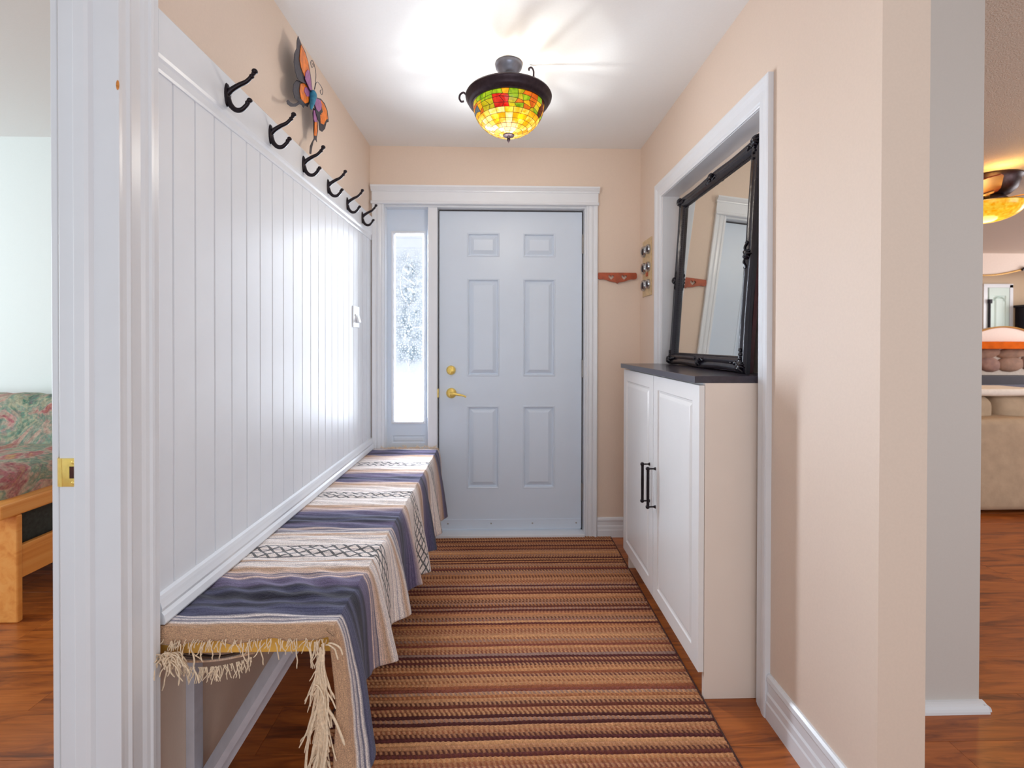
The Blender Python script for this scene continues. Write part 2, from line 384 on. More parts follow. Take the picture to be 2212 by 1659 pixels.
def poly_extrude(outline, holes, depth, mp, bevel=0.0):
    """filled 2-D shape with holes -> solid through a 2-D curve; mp(u, w, d)"""
    cu = bpy.data.curves.new('tmp', 'CURVE'); cu.dimensions = '2D'; cu.fill_mode = 'BOTH'; cu.extrude = depth/2; cu.bevel_depth = bevel; cu.bevel_resolution = 1
    for ring in [outline]+holes:
        sp = cu.splines.new('POLY'); sp.points.add(len(ring)-1); sp.use_cyclic_u = True
        for i, p in enumerate(ring): sp.points[i].co = (p[0], p[1], 0, 1)
    o = bpy.data.objects.new('tmp', cu); C.objects.link(o)
    dg = bpy.context.evaluated_depsgraph_get(); me = o.evaluated_get(dg).to_mesh()
    mb = MB().raw([mp(v.co.x, v.co.y, v.co.z) for v in me.vertices], [tuple(p.vertices) for p in me.polygons])
    o.evaluated_get(dg).to_mesh_clear(); bpy.data.objects.remove(o); bpy.data.curves.remove(cu)
    return mb

# ------------------------------------------------------------------ structure
CZ = 2.51
XL, XR, YB = -0.822, 0.908, 3.04
fl = thing('floor', (0, 0, 0)); struct(fl, 'orange brown wood laminate floor', 'floor')
MB().box(-5.2, 9.2, -0.8, 7.2, -0.12, -0.012).build('underlay', M['dark'], fl)
pl_me = MB().box(-0.6496, 0.6496, -0.0971, 0.0971, -0.012, 0.0, 0.0005).mesh('plank'); pl_me.materials.append(M['floor'])
row = 0; y = -0.6
planks = []
while y < 7.0:
    x = -4.9 + (row*0.437) % 1.3
    while x < 9.3:
        x0, x1 = x-0.65, x+0.65
        if y < 3.3 or x1 > 1.6:
            if not (y > 3.3 and x > 8.9): planks.append((x, y))
        x += 1.3
    y += 0.195; row += 1
def plank_rank(p):
    vis = (p[1] > 0.9 and abs(p[0]) < 1.3*p[1]+0.9)
    return (not vis, (p[0]**2+p[1]**2))
planks.sort(key=plank_rank)
for x, y in planks[:298]:
    o = bpy.data.objects.new('plank', pl_me); C.objects.link(o); o.location = (x, y, 0); o.parent = fl
if planks[298:]:
    mb = MB()
    for x, y in planks[298:]: mb.box(x-0.6485, x+0.6485, y-0.0965, y+0.0965, -0.012, 0.0)
    tag(mb.build('plank_field', M['floor'], fl), kind='stuff')

struct(MB().box(-5.2, 1.66, -0.8, 3.2, CZ, CZ+0.12).build('ceiling', M['ceiling']), 'smooth white ceiling over entry hall', 'ceiling')
struct(MB().box(1.66, 9.2, -0.8, 7.2, CZ, CZ+0.12).build('ceiling_living', M['popcorn']), 'popcorn textured ceiling of living room', 'ceiling')

# back wall with opening for door and sidelight
OX0, OX1, OZ = -0.752, 0.565, 2.15
mb = MB().box(-0.942, OX0, YB, 3.20, 0, CZ).box(OX1, 1.66, YB, 3.20, 0, CZ).box(OX0, OX1, YB, 3.20, OZ, CZ)
struct(mb.build('wall_back', M['wall']), 'beige wall above and beside the front door')

# left wall (hall) + bedroom opening toward the camera
wl = thing('wall_left', (XL-0.01, 1.03, 0)); struct(wl, 'beige hall wall with white beadboard wainscot')
MB().box(-0.942, XL-0.008, 1.036, YB, 0, CZ).box(-0.942, XL-0.008, 0.16, 1.036, 2.09, CZ).box(-0.942, XL-0.008, -0.8, 0.16, 0, CZ).build('wall_body', M['wall'], wl)
# beadboard planks (each its own piece)
ys = [1.141]+[1.211+0.0862*i for i in range(22)]
BB0, BB1 = 0.600, 1.945
def plank_panel(y0, y1):
    d = XL; g = 0.0035; e = XL-0.006
    prof = [(e, y0+0.0005), (d-0.003, y0+0.0008), (d, y0+g), (d, y1-g), (d-0.003, y1-0.0008), (e, y1-0.0005)]
    return MB().prism(prof, 'z', BB0, BB1)
for i in range(len(ys)):
    y0 = ys[i]; y1 = ys[i+1] if i+1 < len(ys) else YB-0.002
    y1 = min(y1, YB-0.001)
    if y1-y0 < 0.01: continue
    plank_panel(y0, y1).build('bead_panel', M['board'], wl)
# hook board with small ogee at its lower edge
prof = [(XL-0.008, 1.905), (XL+0.004, 1.905), (XL+0.006, 1.912), (XL+0.006, 1.930), (XL+0.010, 1.937), (XL+0.012, 1.945), (XL+0.012, 2.048), (XL+0.009, 2.052), (XL-0.008, 2.052)]
MB().prism(prof, 'y', 1.145, 3.03).build('hook_board', M['trim'], wl)
# chair rail just above the bench
prof = [(XL-0.008, 0.583), (XL+0.024, 0.583), (XL+0.026, 0.588), (XL+0.022, 0.604), (XL+0.016, 0.612), (XL+0.018, 0.620), (XL+0.014, 0.632), (XL+0.012, 0.640), (XL+0.009, 0.648), (XL-0.002, 0.652), (XL-0.008, 0.652)]
MB().prism(prof, 'y', 1.143, 3.03).build('chair_rail', M['trim'], wl)

# bedroom side
struct(MB().box(-5.2, -0.942, 2.97, 3.12, 0, CZ).build('wall_bedroom', M['wall_white']), 'pale wall behind the futon')
struct(MB().box(-5.2, -5.08, -0.8, 3.0, 0, CZ).build('wall_bedroom_side', M['wall_white']), 'side wall of the bedroom')

# right wall with recess
mb = MB().box(XR, 1.025, 1.105, 1.632, 0, CZ).box(XR, 1.025, 2.628, YB, 0, CZ).box(XR, 1.025, 1.632, 2.628, 2.08, CZ).box(1.003, 1.025, 1.632, 2.628, 0, 2.08)
struct(mb.build('wall_right', M['wall']), 'beige hall wall with white framed recess')
struct(MB().box(1.025, 1.655, 1.58, 1.69, 0, CZ).box(1.55, 1.655, 1.69, 7.1, 0, CZ).build('wall_passage', M['wall_grey']), 'grey white wall section facing the passage')
mb = MB().box(1.003-0.095, 1.0025, 1.632, 1.636, 0.0, 2.08).box(1.003-0.095, 1.0025, 2.624, 2.628, 0, 2.08).box(1.003-0.095, 1.0025, 1.636, 2.624, 2.076, 2.08)
struct(mb.build('trim_1', M['trim']), 'white lining inside the wall recess', 'trim')

# recess casing: tapered profile, legs and head mitred as one frame
def casing_loop(path_in, path_out, prof, wall, sgn, axis, close=False):
    """prof: (t across 0 inner..1 outer, thickness)"""
    vs = []; fs = []; n = len(prof)
    for (a, b) in zip(path_in, path_out):
        for t, th in prof:
            u = a[0]+(b[0]-a[0])*t; w = a[1]+(b[1]-a[1])*t
            vs.append((wall+sgn*th, u, w) if axis == 'x' else (u, wall+sgn*th, w))
    m_ = len(path_in)
    for i in range(m_-1):
        for k in range(n-1): fs.append((i*n+k, i*n+k+1, (i+1)*n+k+1, (i+1)*n+k))
    fs.append(tuple(range(n))); fs.append(tuple((m_-1)*n+k for k in range(n))[::-1])
    return MB().raw(vs, fs)
CP = [(0, 0), (0, 0.006), (0.05, 0.008), (0.12, 0.008), (0.18, 0.011), (0.5, 0.013), (0.62, 0.016), (0.72, 0.019), (0.92, 0.020), (1, 0.018), (1, 0)]
mb = casing_loop([(1.628, 0), (1.628, 2.078), (2.630, 2.078), (2.630, 0)], [(1.553, 0), (1.553, 2.160), (2.712, 2.160), (2.712, 0)], CP, XR, -1, 'x')
struct(mb.build('trim_2', M['trim']), 'white casing around the wall recess', 'trim')

# baseboards
def baseprof(h): return [(0, 0), (0.016, 0), (0.016, h*0.36), (0.013, h*0.40), (0.013, h*0.55), (0.009, h*0.60), (0.010, h*0.80), (0.014, h*0.86), (0.012, h*0.95), (0.006, h), (0, h)]
bp = baseprof(0.150)
struct(MB().prism([(XR-p[0], p[1]) for p in bp], 'y', 1.090, 1.552).build('baseboard_right', M['trim']), 'white baseboard below the beige right wall', 'baseboard')
bp = baseprof(0.127)
struct(MB().prism([(YB-p[0], p[1]) for p in bp], 'x', 0.63, XR).build('baseboard_back', M['trim']), 'white baseboard between front door and cabinet', 'baseboard')
struct(MB().prism([(1.105-p[0], p[1]) for p in baseprof(0.15)], 'x', 0.895, 1.03).build('baseboard_end', M['trim']), 'white baseboard on the wall end', 'baseboard')
q = [(1.58, 0)]+[(1.58-0.030*cos(a), 0.030*sin(a)) for a in [i*pi/2/6 for i in range(7)]]
mb = MB().prism(q, 'x', 1.03, 1.665)
q = [(1.655, 0)]+[(1.655+0.026*cos(a), 0.026*sin(a)) for a in [i*pi/2/6 for i in range(7)]]
mb.prism(q, 'y', 1.56, 3.0)
struct(mb.build('baseboard_passage', M['trim']), 'low white rounded shoe strip at foot of grey wall', 'baseboard')

# bedroom door jamb with stop and strike plate
jb = thing('trim_3', (-0.87, 1.03, 0)); struct(jb, 'white bedroom door jamb at picture side of the hall wall', 'door jamb')
jb['label'] = 'white bedroom door jamb with brass strike plate'
MB().box(-0.932, -0.806, 1.022, 1.037, 0, 2.10, 0.0015).build('jamb_board', M['trim'], jb)
prof = [(-0.893, 1.023), (-0.893, 1.012), (-0.889, 1.009), (-0.868, 1.009), (-0.862, 1.013), (-0.858, 1.023)]
MB().prism(prof, 'z', 0, 2.10).build('door_stop', M['trim'], jb)
mb = MB().box(-0.925, -0.8935, 1.0195, 1.0225, 0.951, 1.011, 0.001)
pts = [(-0.925, 1.0195), (-0.930, 1.0195), (-0.937, 1.023), (-0.942, 1.031), (-0.939, 1.032), (-0.934, 1.026), (-0.929, 1.0225), (-0.925, 1.0225)]
mb.prism(pts, 'z', 0.951, 1.011)
sp_ = mb.build('strike_plate', M['brass'], jb, True)
MB().box(-0.9085, -0.8945, 1.0185, 1.0200, 0.969, 0.994).build('latch_hole', M['dark'], sp_)
for z in (1.0025, 0.9595):
    MB().lathe([(0.0, 1.0180), (0.0025, 1.0180), (0.0040, 1.0192), (0.0042, 1.0200)], -0.9015, 0, 14, 'y', z).build('screw', M['brass'], sp_, True)
MB().ball((-0.8080, 1.0218, 1.80), 0.0045, 0.8, 0.2, 2.4, 10).build('rust_spot', M['rust'], jb, True)
# casing on the hall side
prof = [(-0.829, 1.028), (-0.812, 1.028), (-0.806, 1.031), (-0.805, 1.040), (-0.801, 1.046), (-0.804, 1.054), (-0.803, 1.078), (-0.799, 1.086), (-0.797, 1.094), (-0.793, 1.098), (-0.793, 1.106), (-0.797, 1.110), (-0.796, 1.124), (-0.800, 1.130), (-0.829, 1.130)]
struct(MB().prism(prof, 'z', 0, 2.2).build('trim_4', M['trim']), 'white fluted casing beside the hook wall', 'trim')
struct(MB().box(-0.955, -0.942, 1.03, 1.11, 0, 2.2, 0.002).build('trim_5', M['trim']), 'white casing on bedroom side of the jamb', 'trim')

# ------------------------------------------------------------------ entry: casings, sidelight, front door
def header_cap(x0, x1):
    mb = MB().box(x0+0.004, x1-0.006, 3.018, YB, 2.148, 2.225)
    prof = [(YB, 2.215), (3.012, 2.215), (3.010, 2.222), (3.004, 2.228), (2.998, 2.236), (2.994, 2.240), (2.994, 2.250), (YB, 2.250)]
    mb.prism(prof, 'x', x0, x1)
    prof = [(YB, 2.136), (3.010, 2.136), (3.006, 2.142), (3.006, 2.148), (3.010, 2.154), (YB, 2.154)]
    mb.prism(prof, 'x', x0, x1-0.004)
    return mb
struct(header_cap(-0.818, 0.635).build('trim_6', M['trim']), 'white head casing with crown edge over the front door', 'trim')
def flute(x0, x1, inner):
    w = x1-x0; P = [(0, 0), (0, 0.010), (0.06, 0.014), (0.16, 0.014), (0.22, 0.010), (0.34, 0.015), (0.5, 0.016), (0.62, 0.012), (0.70, 0.017), (0.94, 0.020), (1, 0.016), (1, 0)]
    return [((x0+t*w if inner == 'l' else x1-t*w), YB-th) for t, th in P]
struct(MB().prism(flute(0.556, 0.628, 'l'), 'z', 0, 2.14).build('trim_7', M['trim']), 'white fluted casing on hinge side of the front door', 'trim')
struct(MB().prism(flute(-0.815, -0.742, 'r'), 'z', 0, 2.14).build('trim_8', M['trim']), 'white fluted casing between beadboard and sidelight', 'trim')
mb = MB().box(OX0, OX1, 3.045, 3.16, 2.125, OZ).box(0.547, OX1, 3.045, 3.16, 0, 2.125).box(OX0, -0.737, 3.045, 3.16, 0, 2.125).box(-0.464, -0.404, 3.045, 3.16, 0, 2.125, 0.003)
struct(mb.build('trim_9', M['trim']), 'white frame and mullion between sidelight and front door', 'trim')
struct(MB().box(-0.41, 0.55, 3.02, 3.2, 0.0, 0.022, 0.004).build('trim_10', M['trim']), 'white sill under the front door', 'sill')

w1 = thing('window_1', (-0.6, 3.11, 0.6)); struct(w1, 'narrow sidelight window with leaded textured glass', 'window')
mpY = lambda y0: (lambda u, w, d: (u, y0+d, w))
gx0, gx1, gz0, gz1 = -0.690, -0.505, 0.745, 1.962
slab_with_holes(-0.738, -0.463, 0.56, 2.127, [(gx0-0.018, gx1+0.018, gz0-0.018, gz1+0.018), (-0.705, -0.490, 0.600, 0.648)], 0, 0.04, mpY(3.105), True).build('window_panel', M['door'], w1)
mb = MB()
a, b, c, d = gx0, gx1, gz0, gz1
f_ = lambda ins, dep: [(a-ins, dep, c-ins), (b+ins, dep, c-ins), (b+ins, dep, d+ins), (a-ins, dep, d+ins)]
rings = [f_(0.019, 3.106), f_(0.019, 3.098), (f_(0.010, 3.094)), f_(0.004, 3.098), f_(0.0, 3.112), f_(0.0, 3.132)]
vs = sum(rings, []); fs = [(i*4+k, i*4+(k+1) % 4, (i+1)*4+(k+1) % 4, (i+1)*4+k) for i in range(5) for k in range(4)]
mb.raw(vs, fs).build('window_frame', M['trim'], w1)
mb = MB(); panel_mb(mb, -0.705, -0.490, 0.600, 0.648, [(0, 0), (0.006, 0.006), (0.016, 0.002)], mpY(3.105)); mb.build('window_panel', M['door'], w1)
MB().box(gx0, gx1, 3.118, 3.122, gz0, gz1).build('pane', M['window_glass'], w1)
# lead came: centre line, diamonds, petals
mb = MB(); cx = (gx0+gx1)/2; yy = 3.116
def cl(pts, r=0.0014): mb.tube([(p[0], yy, p[1]) for p in pts], r, 5)
cl([(cx, 0.745), (cx, 0.89)]); cl([(cx, 0.89), (cx-0.022, 0.99), (cx, 1.09), (cx+0.022, 0.99), (cx, 0.89)], 0.0008)
cl([(cx, 1.09), (cx, 1.30)], 0.0010); cl([(gx0, 1.356), (cx-0.03, 1.356)], 0.001); cl([(gx1, 1.356), (cx+0.03, 1.356)], 0.001)
cl([(cx, 1.325), (cx-0.03, 1.356), (cx, 1.387), (cx+0.03, 1.356), (cx, 1.325)])
cl([(cx, 1.387), (cx, 1.50)], 0.001)
cl(catmull([(cx, 1.50), (cx-0.045, 1.58), (cx-0.052, 1.68), (cx-0.02, 1.78), (cx, 1.84)], 5)); cl(catmull([(cx, 1.50), (cx+0.045, 1.58), (cx+0.052, 1.68), (cx+0.02, 1.78), (cx, 1.84)], 5))
for k in range(6):
    z0 = 1.50+k*0.052; h = 0.052; w = 0.030*sin(pi*(k+1)/7)+0.008
    cl([(cx, z0), (cx-w, z0+h*0.6), (cx, z0+h*1.3), (cx+w, z0+h*0.6), (cx, z0)], 0.001)
cl(catmull([(cx, 1.325), (cx-0.04, 1.27), (cx-0.05, 1.20), (cx-0.02, 1.14), (cx, 1.10)], 5), 0.001); cl(catmull([(cx, 1.325), (cx+0.04, 1.27), (cx+0.05, 1.20), (cx+0.02, 1.14), (cx, 1.10)], 5), 0.001)
cl([(gx0, 1.66), (cx-0.055, 1.66)], 0.0008); cl([(gx1, 1.66), (cx+0.055, 1.66)], 0.0008)
mb.build('lead_came', M['steel'], w1)

d1 = thing('door_1', (0.08, 3.1, 0)); struct(d1, 'pale six panel front door with brass lock and lever', 'door')
DX0, DX1, DZ0, DZ1 = -0.397, 0.538, 0.034, 2.115
cols = [(-0.216, -0.004), (0.151, 0.363)]; rows_ = [(0.298, 0.842), (1.036, 1.676), (1.818, 1.976)]
holes = [(a, b, c, d) for (a, b) in cols for (c, d) in rows_]
slab_with_holes(DX0, DX1, DZ0, DZ1, holes, 0, 0.042, mpY(3.10)).build('door_slab', M['door'], d1)
for h in holes:
    mb = MB(); panel_mb(mb, *h, [(0, 0), (0.004, -0.003), (0.010, -0.001), (0.014, 0.012), (0.019, 0.012), (0.042, 0.001), (0.044, 0.0)], mpY(3.10))
    mb.build('raised_panel', M['door'], d1)
MB().box(DX0-0.006, DX0-0.0005, 3.104, 3.14, 0.02, 2.12).box(DX1+0.0005, DX1+0.007, 3.104, 3.14, 0.02, 2.12).box(DX0, DX1, 3.104, 3.14, DZ1+0.001, DZ1+0.009).build('weatherstrip', M['gap'], d1)
sw = MB().box(DX0+0.002, DX1-0.002, 3.094, 3.101, 0.034, 0.096, 0.001).build('door_sweep', M['door'], d1)
for x in (-0.338, -0.056, 0.216, 0.505): MB().lathe([(0, 3.091), (0.004, 3.092), (0.0055, 3.0945)], x, 0, 10, 'y', 0.070).build('screw', M['steel'], sw, True)
for z0, z1 in ((1.845, 1.962), (1.035, 1.140), (0.222, 0.328)):
    MB().box(DX1-0.001, DX1+0.010, 3.094, 3.100, z0, z1).lathe([(0, z0-0.004), (0.006, z0-0.004), (0.006, z1+0.004), (0, z1+0.004)], DX1+0.006, 3.091, 10).build('hinge', M['steel'], d1)
# deadbolt
db = MB().lathe([(0, 3.076), (0.020, 3.077), (0.026, 3.081), (0.029, 3.088), (0.031, 3.099)], -0.320, 0, 28, 'y', 1.076).build('deadbolt', M['brass'], d1, True)
MB().box(-0.324, -0.316, 3.062, 3.080, 1.058, 1.094, 0.002).build('thumb_turn', M['brass'], db)
hs = MB().lathe([(0, 3.078), (0.014, 3.078), (0.026, 3.083), (0.032, 3.090), (0.034, 3.099)], -0.318, 0, 28, 'y', 0.926).build('lever_handle', M['brass'], d1, True)
mb = MB().tube([(-0.318, 3.085, 0.926), (-0.318, 3.055, 0.926)], 0.010, 12)
mb.tube(catmull([(-0.322, 3.050, 0.926), (-0.295, 3.046, 0.926), (-0.262, 3.046, 0.920), (-0.235, 3.048, 0.914), (-0.218, 3.050, 0.906)], 5), [0.010]*6+[0.008]*6+[0.006]*9, 10)
mb.build('lever', M['brass'], hs, True)
MB().box(-0.404, -0.3985, 3.07, 3.12, 0.90, 0.955).build('latch_edge', M['brass'], d1)

# snow-covered garden outside the sidelight; the house is an added white backdrop
M['snow'] = simple('snow', lin(246, 248, 252), 0.9, nscale=3, var=0.02, bump=0.3, bdist=0.05)
bm = bmesh.new(); bmesh.ops.create_grid(bm, x_segments=60, y_segments=40, size=0.5)
for v in bm.verts:
    x = -3.4+4.9*(v.co.x+0.5); yv_ = 3.25+6.5*(v.co.y+0.5); v.co = Vector((x, yv_, -0.15+1.0/(1+exp(-(yv_-6.6)*2.2))+0.05*sin(x*3+yv_*2)))
sg = MB().bm(bm).build('snow_ground', M['snow'], None, True); tag(sg, 'white snow bank outside the narrow sidelight window', 'snow', None, 'stuff')

hs_ = thing('backdrop_house', (-1.2, 9.9, 0), 'added white house front, a backdrop that whitens the sidelight glass', 'house')  # made-up house, put there to fill the glass with white
for i in range(24): MB().prism([(9.76, 0.2+i*0.2), (9.79, 0.4+i*0.2), (9.85, 0.4+i*0.2), (9.85, 0.2+i*0.2)], 'x', -4.4, 1.5).build('backdrop_siding', M['snow'], hs_)
MB().box(-4.4, 1.5, 9.85, 10.2, -0.2, 5.0).build('backdrop_wall', M['snow'], hs_)

# ------------------------------------------------------------------ hooks
HY = [1.426, 1.691, 1.970, 2.247, 2.525, 2.798]; HX = XL+0.012; HZ = 1.990
hlab = ['black double coat hook nearest the bedroom door casing', 'second black coat hook along from the bedroom door casing', 'third black coat hook, just below the butterfly tail',
        'fourth black coat hook, past the butterfly', 'fifth black coat hook, one before the corner', 'black coat hook closest to the front door head casing']
def make_hook(y):
    t = thing('coat_hook', (HX, y, HZ))
    P = lambda x, z: (HX+x, y, HZ+z)
    # oval back plate
    mb = MB(); t2 = MB().lathe([(0, 0.006), (0.012, 0.006), (0.015, 0.004), (0.017, 0.0)], 0, 0, 18, 'x'); mb.raw([(HX+p[0], y+p[1]*0.9, HZ+p[2]*2.1) for p in t2.v], t2.f)
    mb.build('back_plate', M['black_metal'], t, True)
    upr = catmull([P(0.002, 0.004), P(0.014, 0.016), P(0.036, 0.030), P(0.056, 0.040), P(0.070, 0.054)], 5)
    n = len(upr); mb = MB().tube(upr, [0.0088-0.0034*i/n for i in range(n)], 10)
    mb.ball(P(0.072, 0.056), 0.0072, seg=12).ball(P(0.077, 0.064), 0.0060).ball(P(0.081, 0.071), 0.0088, 1, 1, 0.9)
    mb.build('upper_arm', M['black_metal'], t, True)
    lo = catmull([P(0.002, -0.010), P(0.009, -0.028), P(0.024, -0.043), P(0.042, -0.043), P(0.056, -0.030), P(0.061, -0.022)], 5)
    n = len(lo); mb = MB().tube(lo, [0.0088-0.0034*i/n for i in range(n)], 10)
    mb.ball(P(0.060, -0.022), 0.0070).ball(P(0.066, -0.015), 0.0080, 1, 1, 0.9)
    mb.build('lower_arm', M['black_metal'], t, True)
    return t
def copy_tree(o, parent=None):
    c = o.copy(); C.objects.link(c); c.parent = parent; ROOT[c.name] = ROOT.get(o.name, Vector())
    for ch in list(o.children): copy_tree(ch, c)
    return c
h0 = make_hook(HY[0])
for i, y in enumerate(HY):
    o = h0 if i == 0 else copy_tree(h0)
    o.location = (HX, y, HZ); tag(o, hlab[i], 'hook', 'black coat hooks on the white board')

# light switch
t = thing('light_switch', (XL, 2.71, 1.40), 'white light switch plate on the beadboard near the front door', 'switch')
MB().box(XL, XL+0.006, 2.655, 2.765, 1.342, 1.462, 0.002).build('plate', M['plastic'], t)
MB().obox((XL+0.012, 2.722, 1.392), Vector((cos(0.3), 0, sin(0.3))), Vector((0, 1, 0)), Vector((-sin(0.3), 0, cos(0.3))), 0.006, 0.020, 0.024, 0.002).build('rocker', M['plastic'], t)
MB().box(XL+0.005, XL+0.010, 2.680, 2.692, 1.405, 1.417, 0.001).build('indicator', M['steel'], t)

# ------------------------------------------------------------------ butterfly (wall art)
def on_plane(px, py, X):       # measured photograph point -> point on the wall plane x = X (used once, at build time)
    d = fw + r2*((px-1106)/F) + u2*((747-py)/F); return Vector((0, 0, 1.258)) + d*(X/d.x)
def on_wing(px, py, off, bend):
    X = BX+off
    for _ in range(12):
        p = on_plane(px, py, X); X = BX+off+bend*abs(p.y-cy0.y)
    return p
def zz(p): return (560+p[0]/3.317, 40+p[1]/3.317)
BX = XL+0.012
bf = thing('butterfly_ornament', on_plane(678, 215, BX)[:], 'orange and purple metal butterfly hung on the beige wall above the hooks', 'wall ornament')
cy0 = on_plane(678, 215, BX)
def wing(name, pts, mat, parent, off, bend, th=0.002):
    w = [on_wing(*zz(p), off, bend) for p in pts]
    mp = lambda u, v, d: (BX+off+bend*abs(u-cy0.y)+d, u, v)
    return poly_extrude([(p.y, p.z) for p in w], [], th, mp).build(name, mat, parent)
hw1 = [(372, 545), (350, 470), (300, 452), (268, 440), (246, 470), (242, 520), (254, 570), (282, 596), (262, 608), (240, 610), (222, 600), (206, 582), (197, 592), (202, 614), (226, 632), (258, 632), (288, 614), (305, 622), (317, 640), (326, 622), (345, 635), (355, 612), (364, 590)]
fw1 = [(278, 125), (300, 182), (330, 242), (350, 312), (362, 372), (372, 442), (380, 522), (366, 525), (345, 480), (320, 462), (296, 452), (274, 430), (258, 382), (248, 312), (252, 250), (268, 212), (270, 160)]
fw2 = [(398, 575), (412, 566), (440, 574), (468, 608), (488, 660), (497, 740), (481, 746), (470, 790), (450, 812), (432, 800), (426, 742), (412, 700), (396, 640)]
hw2 = [(388, 640), (404, 660), (416, 720), (420, 770), (420, 805), (410, 858), (412, 885), (400, 864), (388, 882), (377, 928), (371, 972), (361, 968), (364, 915), (376, 888), (392, 858), (388, 800), (386, 720), (382, 680)]
wa = wing('hind_wing', hw1, M['wing'], bf, 0.010, 0.05)
wing('orange_patch', [(364, 540), (345, 482), (318, 462), (296, 468), (290, 520), (300, 575), (330, 610), (350, 600), (358, 570)], M['orange'], wa, 0.0125, 0.05)
wing('purple_patch', [(368, 545), (352, 500), (328, 490), (322, 520), (340, 558), (360, 558)], M['purple'], wa, 0.0145, 0.05)
wb = wing('fore_wing', fw1, M['wing'], bf, 0.018, 0.05)
wing('orange_patch', [(300, 190), (328, 248), (350, 315), (358, 372), (366, 440), (340, 440), (318, 400), (300, 350), (290, 290), (294, 240)], M['orange'], wb, 0.0205, 0.05)
wing('purple_patch', [(346, 366), (358, 376), (368, 442), (378, 515), (364, 512), (344, 468), (328, 430), (332, 388)], M['purple'], wb, 0.0230, 0.05)
wc = wing('hind_wing', hw2, M['wing'], bf, 0.020, 0.05)
wing('orange_patch', [(398, 740), (414, 740), (416, 790), (408, 840), (394, 838), (396, 790)], M['orange'], wc, 0.0225, 0.05)
wing('purple_patch', [(390, 655), (404, 664), (412, 700), (414, 742), (398, 742), (390, 720)], M['purple'], wc, 0.0235, 0.05)
wd = wing('fore_wing', fw2, M['wing'], bf, 0.026, 0.05)
wing('orange_patch', [(440, 584), (464, 614), (482, 660), (490, 720), (478, 724), (462, 760), (440, 750), (434, 710), (430, 670), (448, 640)], M['orange'], wd, 0.0285, 0.05)
wing('purple_patch', [(400, 578), (414, 572), (438, 586), (448, 620), (442, 650), (426, 668), (410, 650), (400, 620)], M['purple'], wd, 0.0300, 0.05)
bpts = [on_plane(*zz(p), BX+0.030) for p in [(388, 520), (386, 560), (380, 600), (372, 650)]]
MB().tube(catmull(bpts, 4), [0.008, 0.012, 0.014, 0.015, 0.015, 0.014, 0.013, 0.012, 0.011, 0.010, 0.008, 0.006, 0.003], 10).build('body', M['teal'], bf, True)
for pp in ([(392, 522), (402, 460), (406, 400), (396, 340), (380, 300), (369, 315), (376, 350), (387, 340), (382, 322)], [(398, 505), (405, 470), (416, 455), (438, 478), (455, 515), (450, 545), (440, 536), (437, 518), (446, 510)]):
    MB().tube(catmull([on_plane(*zz(p), BX+0.034) for p in pp], 5), 0.0012, 6).build('antenna', M['wing'], bf, True)
MB().lathe([(0, BX-0.012), (0.006, BX-0.012), (0.006, BX+0.03), (0, BX+0.03)], 0, cy0.y, 10, 'x', cy0.z-0.02).build('hanger', M['wing'], bf)

# ------------------------------------------------------------------ bench with blanket
BE = -0.400; BZ = 0.570; B0, B1 = 1.150, 3.030
bn = thing('hall_bench', (-0.61, 2.09, 0.0), 'long wall-mounted bench of yellow varnished board on diagonal white braces', 'bench')
MB().box(XL+0.002, BE, B0, B1, BZ-0.062, BZ, 0.003).build('seat_board', M['bench_wood'], bn)
for yb in (1.285, 2.05, 2.90):
    d = Vector((-0.535+0.815, 0, 0.500-0.04)); L = d.length; d.normalize(); nrm = Vector((-d.z, 0, d.x)); yv = Vector((0, 1, 0))
    cs, sn = cos(radians(38)), sin(radians(38))
    a1 = yv*cs+nrm*sn; a2 = nrm*cs-yv*sn
    cen = Vector((-0.675, yb, 0.272))
    MB().obox(cen, a1, a2, d, 0.022, 0.010, L/2).build('brace', M['brace'], bn)
    MB().obox(cen+Vector((0.012, 0.052, -0.004)), a1, a2, d, 0.022, 0.012, L/2-0.02).build('brace', M['brace'], bn)
    MB().box(XL-0.008, XL+0.014, yb-0.02, yb+0.018, 0.05, BZ-0.063, 0.001).build('wall_cleat', M['brace'], bn)
    MB().box(XL-0.006, -0.47, yb+0.010, yb+0.045, BZ-0.087, BZ-0.0625).build('seat_bearer', M['brace'], bn)

